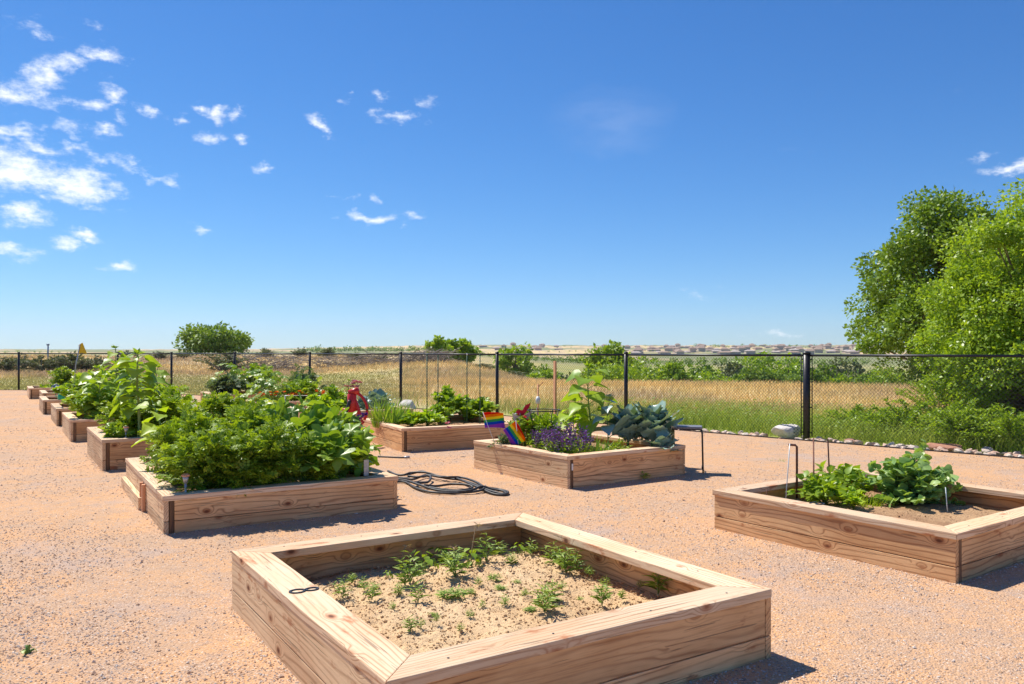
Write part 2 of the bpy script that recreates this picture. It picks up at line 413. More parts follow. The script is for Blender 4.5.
def tmpl_pinnate(pairs=3, w=.13, droop=.35):
    V = []; Fs = []
    def leaflet(p, d, L, ww):
        p = np.array(p); d = np.array(d) / np.linalg.norm(d); s = np.array([-d[1], d[0], 0])
        b = len(V); V.extend([p, p + d * L * .45 + s * ww + [0, 0, .02], p + d * L * .45 - s * ww + [0, 0, .02], p + d * L + [0, 0, -.1 * L]])
        Fs.append([b, b + 2, b + 3, b + 1])
    for i in range(pairs):
        t = .25 + .5 * i / max(1, pairs - 1)
        for sg in (-1, 1): leaflet([t, 0, -droop * t * t], [.6, sg, -.15], .42 * (1 - .3 * abs(t - .5)), w)
    leaflet([.72, 0, -droop * .5], [1, 0, -.4], .42, w * 1.2)
    b = len(V); V.extend([[0, -.008, 0], [0, .008, 0], [.75, .006, -droop * .55], [.75, -.006, -droop * .55]]); Fs.append([b, b + 3, b + 2, b + 1])
    return np.array(V), [np.array(Fs)]
def tmpl_blade(droop=.35, w=.035, n=4):
    V = []; 
    for i in range(n):
        t = i / (n - 1); ww = w * (1 - t ** 2 * .9); V += [[t, -ww, -droop * t * t], [t, ww, -droop * t * t]]
    return np.array(V), [np.array([[2 * i, 2 * i + 2, 2 * i + 3, 2 * i + 1] for i in range(n - 1)])]
T_S = tmpl_simple(); T_LANCE = tmpl_simple(.2, .05, .2); T_DIA = (np.array([[0, 0, 0], [.5, .32, .06], [1, 0, -.05], [.5, -.32, .06]]), [np.array([[0, 3, 2, 1]])])
T_OV = tmpl_grid(1, [.06, .3, .36, .27, .12, .01], .12, .22, nx=1)
T_HEART = [tmpl_grid(1, [.16, .46, .52, .46, .32, .16, .02], .10, .35, .10, s, nx=2) for s in range(3)]
def tmpl_kale(seed):
    r = np.random.RandomState(seed); n, nx = 15, 5; V = []; ph = r.uniform(0, 6, 4)
    for i in range(n):
        t = i / (n - 1); w = .012 + .36 * max(0, math.sin(PI * min(1, max(0, (t - .22) / .80)) ** .75)) ** .8 * (1 + .12 * math.sin(t * 21 + ph[0])); w = max(w, .012)
        for j in range(-nx, nx + 1):
            q = j / nx; ruf = abs(q) ** 2.5 * (.05 * math.sin(t * 26 + ph[1] + (2 if q > 0 else 0)) + .03 * math.sin(t * 47 + ph[2])) * min(1, w * 5)
            V.append([t + .04 * abs(q) * math.sin(t * 17 + ph[3]), q * w, .22 * w * q * q - .22 * t ** 2.5 + ruf])
    m = 2 * nx + 1; return np.array(V), [np.array([[i * m + j, (i + 1) * m + j, (i + 1) * m + j + 1, i * m + j + 1] for i in range(n - 1) for j in range(m - 1)])]
T_KALE = [tmpl_kale(s) for s in range(4)]
T_SQ = [tmpl_lobed(5, .42, 31, s, .10, .22) for s in range(4)]
T_CU = [tmpl_lobed(3, .22, 16, s + 9, .05, .2) for s in range(3)]
T_PIN = tmpl_pinnate(); T_BL = tmpl_blade()

def unit(v): return v / (np.linalg.norm(v, axis=-1, keepdims=True) + 1e-9)
def put_leaves(g, tm, p, d, n, s, k=0):
    """copies of a leaf template at points p, pointing along d, face up towards n"""
    Vt, Fs = tm; x = unit(d); y = unit(np.cross(n, x)); z = np.cross(x, y)
    s = np.broadcast_to(np.asarray(s, float), (len(p),))
    V = p[:, None] + s[:, None, None] * (Vt[None, :, 0:1] * x[:, None] + Vt[None, :, 1:2] * y[:, None] + Vt[None, :, 2:3] * z[:, None])
    m = len(Vt); off = (np.arange(len(p)) * m)[:, None, None]
    g.add(V.reshape(-1, 3), [(f[None] + off).reshape(-1, f.shape[1]) for f in Fs], k)
def rdir(r, n, zmin=-1, zmax=1):
    z = r.uniform(zmin, zmax, n); a = r.uniform(0, 2 * PI, n); q = np.sqrt(1 - z * z)
    return np.stack([q * np.cos(a), q * np.sin(a), z], 1)

def bush(r, rx, ry, h, nst, per, tm, size, stem_r=.006, zlow=.15, upright=.6, stemk=4):  # stemk = sides of a stem
    """shrubby plant: stems fan out from the base; leaves along their outer parts"""
    gl = G(); gs = G(); 
    a = r.uniform(0, 2 * PI, nst); q = np.sqrt(r.uniform(0, 1, nst))
    e = np.stack([rx * q * np.cos(a), ry * q * np.sin(a), h * (1 - .45 * q ** 2) * r.uniform(.72, 1.05, nst)], 1)
    e[:, 2] *= np.where(r.rand(nst) < .3, r.uniform(zlow + .1, .8, nst), 1)
    c = np.stack([e[:, 0] * .35, e[:, 1] * .35, e[:, 2] * upright + .1 * h], 1)
    for i in range(nst):
        t = np.linspace(0, 1, 6)[:, None]; pts = 2 * t * (1 - t) * c[i] + t * t * e[i]
        tube(gs, pts, np.linspace(stem_r, stem_r * .4, 6), stemk, cap=False)
        tt = r.uniform(.3, 1.0, per) ** .8; tt = tt[:, None]
        pp = 2 * tt * (1 - tt) * c[i] + tt * tt * e[i]
        out = pp.copy(); out[:, 2] *= .3; dd = unit(rdir(r, per, -.25, .6) + unit(out) * .7)
        nn = unit(np.array([0, 0, 1.0]) + .5 * r.randn(per, 3) + dd * [.3, .3, 0])
        tms = tm if isinstance(tm, list) else [tm]
        ss = size * r.uniform(.6, 1.15, per); pp = pp + dd * (ss * .25)[:, None]
        for j, tmj in enumerate(tms):
            sel = np.arange(per) % len(tms) == j
            if sel.any(): put_leaves(gl, tmj, pp[sel], dd[sel], nn[sel], ss[sel])
    return gl, gs
def plant(name, label, cat, loc, mat, gl, gs, group=None, leafpart='foliage', stemmat='stem', rotz=0):
    t = thing(name, label, cat, loc, rotz, group)
    gl.build(leafpart, M[mat], t)
    if gs is not None and gs.n: gs.build('stem', M[stemmat], t)
    return t
def squash_geo(r, rx, ry, h, n, size, tms=None):
    gl = G(); gs = G(); tms = tms or T_SQ
    for i in range(n):
        q = math.sqrt((i + .5) / n); a = i * 2.4 + r.uniform(-.3, .3)
        e = np.array([rx * q * math.cos(a), ry * q * math.sin(a), h * (1 - .78 * q * q * q) * r.uniform(.72, 1.1)])
        s = np.array([.1 * rx * math.cos(a), .1 * ry * math.sin(a), 0]); c = np.array([e[0] * .5, e[1] * .5, e[2] * .85])
        t = np.linspace(0, 1, 6)[:, None]; pts = (1 - t) ** 2 * s + 2 * t * (1 - t) * c + t * t * e
        tube(gs, pts, np.linspace(.009, .006, 6), 5, cap=False)
        out = np.array([math.cos(a), math.sin(a), 0]); out = out + .4 * r.randn(3) * [1, 1, 0]
        nn = unit(np.array([0, 0, 1.0]) + out * (.25 + .8 * q) * r.uniform(.3, 1.2) + .18 * r.randn(3))
        d = unit(out + .2 * r.randn(3)); d = unit(d - nn * d.dot(nn))
        put_leaves(gl, tms[i % len(tms)], e[None], d[None], nn[None], size * r.uniform(.7, 1.2))
    return gl, gs
def sunflower_geo(r, h, n, size, lean=(0, 0), stem=.013, start=.18):
    gl = G(); gs = G()
    t = np.linspace(0, 1, 9)
    pts = np.stack([lean[0] * t ** 2 + .012 * np.sin(t * 7), lean[1] * t ** 2, h * t], 1)
    tube(gs, pts, np.linspace(stem, stem * .45, 9), 6)
    for i in range(n):
        u = start + (1 - start) * (i / n) ** .9; a = i * 2.4 + r.uniform(-.4, .4)
        p = np.array([np.interp(u, t, pts[:, 0]), np.interp(u, t, pts[:, 1]), h * u])
        sz = size * (1.15 - .45 * u) * r.uniform(.8, 1.15) * (.55 if u > .93 else 1)
        o = np.array([math.cos(a), math.sin(a), .45]); e = p + o * sz * .42
        tube(gs, [p, p + o * sz * .25 + [0, 0, .01], e], [.005, .004, .003], 4, cap=False)
        d = unit(np.array([math.cos(a), math.sin(a), r.uniform(-.35, .15)])); nn = unit(np.array([0, 0, 1.]) + .25 * r.randn(3))
        put_leaves(gl, T_HEART[i % 3], e[None], d[None], nn[None], sz)
    m = 10; pt = np.repeat(pts[-1][None], m, 0); put_leaves(gl, T_S, pt, rdir(r, m, .2, .9), rdir(r, m, .5, 1), size * .38)
    return gl, gs
def kale_geo(r, n, size, spread=.9):
    gl = G(); gs = G(); tube(gs, [[0, 0, 0], [0, 0, size * .35]], [.018, .014], 6)
    for i in range(n):
        u = (i + .5) / n; a = i * 2.4; el = PI / 2 * (1 - spread * (1 - u) * .95) * r.uniform(.85, 1)
        d = np.array([math.cos(a) * math.cos(el), math.sin(a) * math.cos(el), math.sin(el)])
        nn = unit(np.array([-math.cos(a) * math.sin(el), -math.sin(a) * math.sin(el), math.cos(el)]) + .25 * r.randn(3))
        p = np.array([0, 0, size * (.08 + .3 * u)]); put_leaves(gl, T_KALE[i % 4], p[None], d[None], nn[None], size * r.uniform(.75, 1.1) * (1 - .25 * u))
    return gl, gs
def blades_geo(r, n, h, rad, lean=.35, w=1.0):
    gl = G(); a = r.uniform(0, 2 * PI, n); q = rad * np.sqrt(r.rand(n)); p = np.stack([q * np.cos(a), q * np.sin(a), 0 * a], 1)
    d = unit(np.stack([lean * np.cos(a) * r.rand(n), lean * np.sin(a) * r.rand(n), np.ones(n)], 1) + .12 * r.randn(n, 3))
    Vt = T_BL[0].copy(); Vt[:, 1] *= w
    put_leaves(gl, (Vt, T_BL[1]), p, d, rdir(r, n, -.2, .2), h * r.uniform(.6, 1.1, n)); return gl
def flower_heads(g, r, pts, size, n=14, flat=.3):
    for p in pts:
        d = rdir(r, n, flat - .2, flat + .5); put_leaves(g, T_DIA, np.repeat(np.asarray(p)[None], n, 0), d, rdir(r, n, .4, 1), size * r.uniform(.8, 1.1, n))

# ------------------------------------------------------------------ camera, sun, sky
cam = bpy.data.cameras.new('camera'); co = bpy.data.objects.new('camera', cam); COL.objects.link(co)
co.location = (0, 0, H); co.rotation_euler = (PI / 2, 0, 0)
cam.sensor_width = 36; cam.lens = 36 * F / 1024; cam.shift_y = (HOR - 342) / 1024; cam.clip_start = .05; cam.clip_end = 20000
S.camera = co
SUN_EL, SDX, SDY = math.radians(55), .73, -.68      # light travels towards (SDX, SDY)
sl = bpy.data.lights.new('sun', 'SUN'); sl.energy = 4.05; sl.angle = math.radians(.53); sl.color = (1.0, .94, .84)
so = bpy.data.objects.new('sun', sl); COL.objects.link(so)
nh = math.hypot(SDX, SDY); dirv = Vector((SDX / nh * math.cos(SUN_EL), SDY / nh * math.cos(SUN_EL), -math.sin(SUN_EL)))
so.rotation_euler = dirv.to_track_quat('-Z', 'Y').to_euler(); so.location = (-10, 12, 30)
W = bpy.data.worlds.new('World'); S.world = W; W.use_nodes = True
nt = W.node_tree; nt.nodes.clear(); g = N(nt)
wo = nt.nodes.new('ShaderNodeOutputWorld')
sky = nt.nodes.new('ShaderNodeTexSky'); sky.sky_type = 'NISHITA'; sky.sun_disc = False
sky.sun_elevation = SUN_EL; sky.sun_rotation = math.atan2(-SDX, -SDY)   # clockwise from +Y
sky.altitude = 1600; sky.air_density = 1.0; sky.dust_density = .25; sky.ozone_density = 3.5
tc = g.n('TexCoord').outputs['Generated']
sx = g.n('SeparateXYZ', ins={0: tc})
az = g.math('ARCTAN2', sx.outputs[0], sx.outputs[1]); el = g.math('ARCSINE', sx.outputs[2])
cv = g.n('CombineXYZ', ins={0: az, 1: el, 2: 0.0}).outputs[0]
nzc = nt.nodes.new('ShaderNodeTexNoise'); nt.links.new(g.mapping(cv, (1, 1.5, 1)), nzc.inputs['Vector']); nzc.inputs['Scale'].default_value = 26; nzc.inputs['Detail'].default_value = 5
warp = g.n('VectorMath', operation='SCALE', ins={0: g.n('VectorMath', operation='SUBTRACT', ins={0: nzc.outputs['Color'], 1: (.5, .5, .5)}).outputs[0], 'Scale': .045}).outputs[0]
cw = g.n('VectorMath', operation='ADD', ins={0: cv, 1: warp}).outputs[0]
clouds = [(20,95,42,13,0,1),(44,76,24,15,-30,1),(70,61,26,9,-12,1),(101,53,25,8,-3,1),(113,93,14,8,20,.9),(90,105,18,8,0,.8),(148,107,14,4,20,.8),(121,118,11,6,0,.8),
 (100,131,20,6,0,.8),(70,129,16,5,0,.7),(12,127,30,6,0,.8),(40,143,44,7,8,.8),(85,148,24,5,4,.7),(105,156,32,5,8,.6),(22,172,56,21,8,1.1),(75,185,42,18,10,1.1),(112,190,24,9,-5,.9),
 (20,215,28,9,0,1),(48,201,8,5,0,.7),(8,254,28,7,0,.9),(70,248,22,5,0,.8),(88,241,20,5,8,.9),(117,268,17,4,10,.9),(135,168,17,5,15,.7),(160,176,28,4,10,.6),
 (200,109,12,6,15,1),(218,115,9,6,0,1),(237,116,8,5,0,.9),(182,121,10,5,0,.9),(210,137,12,6,10,1),(241,138,8,6,0,.9),(261,170,10,5,0,.9),(203,226,10,4,0,.8),
 (322,125,16,6,28,.9),(397,119,24,7,0,.9),(383,94,10,4,0,.6),(346,103,8,4,0,.5),(426,101,10,5,20,.5),(375,219,27,5,3,1),(415,219,12,4,0,.7),(332,196,6,3,0,.5),(346,197,10,3,0,.5),(372,197,7,3,0,.6),
 (612,122,46,24,0,.28),(983,157,13,5,0,.9),(1012,170,26,6,0,1),(1030,165,20,6,0,1),(775,335,36,4,0,.4),(700,294,24,4,0,.3),(30,30,30,7,0,.35),(90,30,14,5,0,.4)]
acc = None; soft = None
for (x, y, rx, ry, ro, st) in clouds:
    a0 = math.atan2(x - 512, F); e0 = math.atan2(HOR - y, math.hypot(F, x - 512))
    sc = F / math.cos(a0) ; sx_ = rx / F * math.cos(a0) ** 2 * 1.55; sy_ = ry / sc * math.cos(e0) ** 2 * 1.7
    mp = g.mapping(cw, (sx_, sy_, 1), (a0, e0, 0), (0, 0, math.radians(-ro)), 'TEXTURE')
    gr = g.n('TexGradient', gradient_type='SPHERICAL', ins={0: mp}).outputs['Fac']
    v = g.math('MULTIPLY', gr, st if st < .3 or rx > 18 else st * .86)
    if st < .3: soft = v; continue
    acc = v if acc is None else g.math('MAXIMUM', acc, v)
nf = g.noise(g.mapping(cv, (1, 1.8, 1), (3, 1, 0)), 38, 7, .68)
nf2 = g.noise(g.mapping(cv, (1, 3.2, 1), (5, 2, 0), (0, 0, .25)), 9, 4, .6)
dens = g.math('ADD', g.math('MULTIPLY', acc, 1.30), g.math('MULTIPLY', g.math('SUBTRACT', nf, .55), 2.9))
mask = g.math('MULTIPLY', g.smooth(dens, .02, 1.6), g.smooth(acc, .0, .12))
wisp = g.math('MULTIPLY', g.smooth(g.math('ADD', g.math('MULTIPLY', nf2, .7), g.math('MULTIPLY', nf, .3)), .62, .9), .12)
mask = g.math('MAXIMUM', mask, wisp, clamp=True)
mask = g.math('ADD', mask, g.math('MULTIPLY', soft, g.math('MULTIPLY', g.smooth(nf2, .2, .75), .34)), clamp=True)
skyc = g.n('HueSaturation', ins={'Saturation': 1.2, 'Color': sky.outputs[0]}).outputs[0]
sk = g.n('SeparateColor', ins={0: skyc})     # softer horizon glow, the dry clear air of the photograph
comp = lambda c, a, k: g.math('DIVIDE', g.math('MULTIPLY', c, a), g.math('ADD', 1.0, g.math('MULTIPLY', c, k)))
skyc = g.n('CombineColor', ins={0: comp(sk.outputs[0], .44, .022), 1: comp(sk.outputs[1], .615, .036), 2: comp(sk.outputs[2], .84, .047)}).outputs[0]
skyc = g.mix(mask, skyc, (5.9, 6.0, 6.2))
bg = g.n('Background', ins={'Color': skyc, 'Strength': .128})
nt.links.new(bg.outputs[0], wo.inputs[0])
S.view_settings.view_transform = 'Standard'; S.view_settings.look = 'None'; S.view_settings.gamma = 1; S.view_settings.exposure = .70
S.render.engine = 'CYCLES'
S.cycles.max_bounces = 6; S.cycles.transparent_max_bounces = 8; S.cycles.volume_bounces = 0

# ------------------------------------------------------------------ terrain
fence_pts = [(-32.0, 33.0), (-28.0, 32.9), (-24.1, 32.75), (-20.1, 32.6), (-15.97, 32.4), (-12.77, 30.0), (-9.57, 27.6), (-6.37, 25.2), (-3.17, 22.8),
             (-.37, 19.92), (2.43, 17.06), (5.23, 14.2), (8.03, 11.34), (10.83, 8.48), (13.63, 5.62), (16.43, 2.76), (19.23, -.1), (22.03, -2.96)]
FP = np.array(fence_pts)
def inside_fence(x, y):
    """positive on the garden side of the fence line (y below the polyline)"""
    yf = np.interp(x, FP[:, 0], FP[:, 1], left=33.0, right=-3.0); return yf - y
def terr(x, y):
    x = np.asarray(x, float); y = np.asarray(y, float)
    d = np.hypot(x, y); a = np.clip(np.arctan2(x, np.maximum(y, -1e9)), -1.05, 1.05); px = 512 + 800 * np.tan(a)
    n = fbm(x * .12, y * .12, 4, 3) - .5; n2 = fbm(x * .03 + 9, y * .03, 3, 8) - .5
    L = 1 - sstep(330, 440, px)
    bank = L * (1.0 * sstep(56, 88, d) * (1 - sstep(110, 260, d)) + .55 * n * sstep(50, 75, d))
    mound = .95 * np.exp(-((px - 470) / 105) ** 2 - ((d - 64) / 13) ** 2)
    Rr = sstep(420, 620, px)
    R2 = Rr * (-6.0 * sstep(35, 95, d))
    far = np.interp(d, [0, 150, 350, 800, 1400, 2500, 4500, 9000], [0, 0, .5, 1.5, 9, 24, 28, 28])
    fw = .35 + .65 * sstep(200, 520, px)
    far = far * fw + sstep(700, 1600, d) * n2 * 14 * fw
    rec = Rr * 6.0 * sstep(1500, 3000, d) * .5
    micro = .10 * n * sstep(20, 45, d)
    z = bank + mound + R2 + far + rec + micro - .04 * np.ones_like(d)
    return np.where(inside_fence(x, y) > -.1, np.minimum(z, -.05), z)
def fieldcol(x, y):
    d = np.hypot(x, y); a = np.clip(np.arctan2(x, np.maximum(y, 1e-3)), -1.3, 1.3); px = 512 + 800 * np.tan(np.clip(a, -1.05, 1.05))
    n = fbm(x * .25, y * .25, 5, 21); n2 = fbm(x * .05, y * .05, 4, 31); n3 = fbm(x * .9, y * .9, 3, 41)
    gold = np.array([.74, .55, .26]); tan_ = np.array([.47, .36, .235]); green = np.array([.27, .36, .055]); olive = np.array([.42, .40, .14]); dirt = np.array([.46, .33, .235])
    def mx(A, B, t): return A * (1 - t[..., None]) + B * t[..., None]
    c = mx(np.broadcast_to(gold, d.shape + (3,)), tan_, sstep(.35, .65, n))
    L = 1 - sstep(330, 440, px)
    c = mx(c, olive, L * (1 - sstep(50, 60, d)) * (.45 + .5 * sstep(.35, .65, n2)))
    c = mx(c, dirt, L * sstep(54, 62, d) * sstep(.35, .6, n) * .7)
    fo = -inside_fence(x, y)
    gw = sstep(360, 640, px) * (1 - sstep(1.5, 5.5 + 5 * (n2 - .3), fo)) * 1.0
    c = mx(c, green, np.clip(gw, 0, 1) * .9)
    c = mx(c, olive, sstep(.50, .72, n3) * .6)
    R = sstep(420, 620, px)
    c = mx(c, green * .8, R * sstep(60, 90, d) * (1 - sstep(300, 500, d)) * .7)
    f2 = fbm(x * .004, y * .004, 4, 51)
    c = mx(c, np.array([.50, .37, .25]), sstep(500, 700, d) * sstep(.3, .6, f2) * .8)
    c = mx(c, np.array([.17, .22, .09]), sstep(300, 500, d) * sstep(.42, .56, f2) * .85)
    return c
rad = np.concatenate([[0], np.geomspace(2.0, 3600, 240)])
angs = np.concatenate([np.linspace(-50, 50, 420), np.linspace(50, 310, 90)[1:-1]]) * PI / 180
nr, na = len(rad), len(angs)
X = rad[:, None] * np.sin(angs)[None]; Y = rad[:, None] * np.cos(angs)[None]
Z = terr(X, Y)
V = np.stack([X, Y, Z], -1).reshape(-1, 3)
i = np.arange(nr - 1)[:, None] * na; j = np.arange(na)[None]; j2 = (j + 1) % na
Fq = np.stack([i + j, i + j2, i + na + j2, i + na + j], -1).reshape(-1, 4)[:, ::-1]
link('grassland_ground', mkmesh(V, [Fq], M['terrain'], fieldcol(X, Y).reshape(-1, 3), name='ground'), kind='structure')

# gravel pad, its edge set back from the fence
def offset_line(pts, off):
    pts = np.array(pts); out = []
    for k in range(len(pts)):
        a = pts[max(0, k - 1)]; b = pts[min(len(pts) - 1, k + 1)]; t = (b - a) / np.linalg.norm(b - a); nrm = np.array([t[1], -t[0]])
        out.append(pts[k] + nrm * off)
    return np.array(out)
edge = offset_line(fence_pts, .42)
bm = bmesh.new()
vs = [bm.verts.new((p[0], p[1], 0)) for p in list(edge) + [np.array([22, -14]), np.array([-32, -14])]]
bm.faces.new(vs); bmesh.ops.triangulate(bm, faces=bm.faces[:]); bmesh.ops.recalc_face_normals(bm, faces=bm.faces[:])
if bm.faces[:][0].normal.z < 0: bmesh.ops.reverse_faces(bm, faces=bm.faces[:])
me = bpy.data.meshes.new('gravel'); bm.to_mesh(me); bm.free(); me.materials.append(M['gravel'])
link('gravel_yard', me, kind='structure')
ge = G()
for k in range(len(edge) - 1):
    a, b = edge[k], edge[k + 1]; L = np.linalg.norm(b - a); c = (a + b) / 2
    boxg(ge, (c[0], c[1], -.005), (L + .004, .012, .05), math.atan2(b[1] - a[1], b[0] - a[0]))
tag(ge.build('edging_strip', M['steel'], smooth=False), 'thin dark steel edging between the gravel yard and the rock border', 'edging')

# ------------------------------------------------------------------ raised beds
BEDS = {}
GB = 'timber raised garden beds on the gravel'
def raised_bed(key, near, ang, lv, lu, h, soilz, label, hang=.004, capw=.17, side2='side', soil='darksoil', split=(.19, .11)):
    """near = the corner nearest the camera; local x runs right and away, local y left and away"""
    ex = np.array([math.cos(ang), math.sin(ang)]); ey = np.array([-math.sin(ang), math.cos(ang)])
    c = np.array(near) + ex * lv / 2 + ey * lu / 2
    root = thing('raised_bed', label, 'raised bed', (c[0], c[1], 0), ang, GB)
    ct = .045; th = .04; wallh = h - ct; hx, hy = lv / 2, lu / 2
    top_h = wallh * .63 - .003; low_h = wallh - top_h - .005
    rz = [(low_h / 2 - .03, low_h + .06 - .0), (low_h + .005 + top_h / 2, top_h)]
    rows = [(-.03 + (low_h + .03) / 2, low_h + .03), (low_h + .005 + top_h / 2, top_h)]
    ins = hang
    for zc, hh in rows:
        # long boards along local y on the left and right faces, butted between along x
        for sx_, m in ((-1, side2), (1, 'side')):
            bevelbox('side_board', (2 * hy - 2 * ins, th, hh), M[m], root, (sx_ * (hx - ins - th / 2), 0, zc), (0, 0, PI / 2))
        for sy_ in (-1, 1):
            bevelbox('side_board', (2 * hx - 2 * ins - 2 * th - (.045 if key != 'N' else .004), th, hh), M['side'], root, (-sy_ * (.0225 if key != 'N' else 0), sy_ * (hy - ins - th / 2 - .003), zc))
    for sx_ in (-1, 1):
        for sy_ in (-1, 1):
            if key == 'N' or sx_ * sy_ < 0: continue
            bevelbox('corner_post', (wallh + .02, .043, .034), M['end'], root, (sx_ * (hx - ins - th - .0225), sy_ * (hy - ins - .021), (wallh + .02) / 2 - .022), (0, PI / 2, 0), .003)
    for q, (L, wd) in enumerate(((2 * hx, 2 * hy), (2 * hy, 2 * hx), (2 * hx, 2 * hy), (2 * hy, 2 * hx))):
        # mitred cap boards
        bm = bmesh.new(); o_ = L / 2 - .0012; i_ = L / 2 - capw - .0012
        lo = [bm.verts.new(p) for p in ((-o_, 0, 0), (o_, 0, 0), (i_, capw, 0), (-i_, capw, 0))]
        fc = bm.faces.new(lo); ex_ = bmesh.ops.extrude_face_region(bm, geom=[fc]); 
        for v in ex_['geom']:
            if isinstance(v, bmesh.types.BMVert): v.co.z += ct
        bmesh.ops.recalc_face_normals(bm, faces=bm.faces[:])
        bmesh.ops.bevel(bm, geom=bm.edges[:], offset=.005, segments=2, affect='EDGES', profile=.6)
        me = bpy.data.meshes.new('cap'); bm.to_mesh(me); bm.free(); me.materials.append(M['cap'])
        r_ = q * PI / 2; d_ = wd / 2
        link('cap_board', me, root, (math.sin(r_) * d_, -math.cos(r_) * d_, h - ct), (0, 0, r_))
    # soil
    n = 110 if key == 'N' else 40
    gx = np.linspace(-hx + .045, hx - .045, n); gy = np.linspace(-hy + .045, hy - .045, n); XX, YY = np.meshgrid(gx, gy, indexing='ij')
    sd = hash(key) % 7 if False else ord(key[0]) + len(key)
    ZZ = soilz + .05 * (fbm(XX * 3, YY * 3, 3, sd) - .5) + (.045 * (fbm(XX * 18, YY * 18, 4, sd + 5) - .5))
    ed_ = np.minimum(hx - np.abs(XX), hy - np.abs(YY)); ZZ -= .03 * (1 - sstep(.05, .2, ed_))
    gs = G(); ii = np.arange(n - 1)[:, None] * n; jj = np.arange(n - 1)[None]
    gs.add(np.stack([XX, YY, ZZ], -1).reshape(-1, 3), np.stack([ii + jj, ii + n + jj, ii + n + jj + 1, ii + jj + 1], -1).reshape(-1, 4))
    r = np.random.RandomState(sd); nc = 7000 if key == 'N' else (700 if key == 'R' else 150)
    cx = r.uniform(-hx + .07, hx - .07, nc); cy = r.uniform(-hy + .07, hy - .07, nc)
    cz = soilz + .05 * (fbm(cx * 3, cy * 3, 3, sd) - .5) + .045 * (fbm(cx * 18, cy * 18, 4, sd + 5) - .5)
    sz = r.gamma(1.6, .0024, nc) + .002
    pebbles(gs, r, np.stack([cx, cy, cz + .003], 1), sz, .7)
    gs.build('soil', M[soil], root)
    B = dict(near=np.array(near), ex=ex, ey=ey, h=h, s=soilz, root=root, ang=ang, c=c, hx=hx, hy=hy); BEDS[key] = B; return B
def pebbles(g, r, p, s, flat=.6):
    n = len(p); Vt = np.array([[1, 0, 0], [0, 1, 0], [-1, 0, 0], [0, -1, 0], [0, 0, 1], [0, 0, -1.0]])
    Ft = np.array([[0, 1, 4], [1, 2, 4], [2, 3, 4], [3, 0, 4], [1, 0, 5], [2, 1, 5], [3, 2, 5], [0, 3, 5]])
    a = r.uniform(0, 2 * PI, n); V = Vt[None] * r.uniform(.6, 1.25, (n, 6, 1)); V = V * np.array([1, .8, flat])
    ca, sa = np.cos(a)[:, None], np.sin(a)[:, None]
    V = np.stack([V[..., 0] * ca - V[..., 1] * sa, V[..., 0] * sa + V[..., 1] * ca, V[..., 2] + .15 * V[..., 0] * r.uniform(-1, 1, (n, 1))], -1)
    V = V * s[:, None, None] + p[:, None]
    g.add(V.reshape(-1, 3), (Ft[None] + (np.arange(n) * 6)[:, None, None]).reshape(-1, 3))
def bp(key, lx, ly, z=None):
    b = BEDS[key]; q = b['near'] + b['ex'] * lx + b['ey'] * ly
    return np.array([q[0], q[1], b['s'] if z is None else z])
A = math.radians
raised_bed('N', (-.455, 2.88), A(32.7), 2.09, 2.27, .343, .135, 'nearest raised bed, bare sandy soil dotted with small weeds, iron 8 on rim', .003, .185, 'sidepale', 'sandsoil')
raised_bed('R', (2.926, 5.26), A(35.3), 2.14, 2.06, .335, .17, 'raised bed at the right edge holding two leafy green mounds', .014, .17, 'side', 'darksoil')
raised_bed('B', (-2.925, 6.70), A(31.5), 2.13, 2.85, .32, .24, 'long raised bed overflowing with tomato and big squash leaves left of the hose', .008, .16, 'sidepale')
raised_bed('M', (.62, 8.93), A(35), 1.9, 1.97, .365, .26, 'raised bed with rainbow flags, purple salvia and blue green broccoli', .006, .15, 'sidepale')
raised_bed('C', (-1.69, 12.24), A(27), 2.1, 2.1, .36, .27, 'raised bed with chives, lettuce and green stakes behind the hose coil', .006, .15)
raised_bed('D', (-3.8, 15.4), A(32.7), 2.1, 2.1, .36, .27, 'raised bed behind the red hand pump, holding cabbages and pink flowers', .006, .15)
raised_bed('E', (-5.9, 18.5), A(32.7), 2.1, 2.1, .36, .27, 'raised bed with orange marigolds along its front, hidden mostly by foliage', .006, .15)
raised_bed('F', (-8.05, 21.8), A(32.7), 2.1, 2.1, .36, .27, 'farthest raised bed of the middle row, beside a grey green bush', .006, .15)
raised_bed('L', (-5.27, 10.28), A(32.7), 2.1, 2.1, .40, .30, 'raised bed with one tall sunflower stalk at its front, next behind the long tomato bed', .006, .15, 'sidepale')
raised_bed('O', (-7.52, 13.62), A(32.7), 2.1, 2.1, .37, .28, 'raised bed of the left row with several crowded sunflowers, third from the camera', .006, .15, 'sidepale')
raised_bed('S', (-9.4, 16.5), A(32.7), 2.1, 2.1, .36, .27, 'raised bed of the left row with its bare end showing, fourth from the camera', .006, .15, 'sidepale')
raised_bed('T', (-11.5, 19.6), A(32.7), 2.1, 2.1, .35, .26, 'raised bed of the left row with a green watering can on its rim', .006, .15, 'sidepale')
raised_bed('U', (-13.5, 23.0), A(32.7), 2.1, 2.1, .35, .26, 'raised bed of the left row with a blue watering can on its rim', .006, .15, 'sidepale')
raised_bed('V', (-15.7, 26.0), A(32.7), 2.1, 2.1, .35, .26, 'last raised bed of the left row, nearest the fence, with a green bush', .006, .15, 'sidepale')
# the long tomato bed is two boxes end to end: offset lower board and two joint stakes on its left side
rb = BEDS['B']['root']
bevelbox('ledge_board', (1.55, .05, .12), M['sidepale'], rb, (-1.065 - .022, .56 + .03, .06), (0, 0, PI / 2))
for yy in (-.28, -.12):
    bevelbox('joint_stake', (.27, .05, .03), M['stake'], rb, (-1.065 - .012, yy, .125), (0, PI / 2, 0))

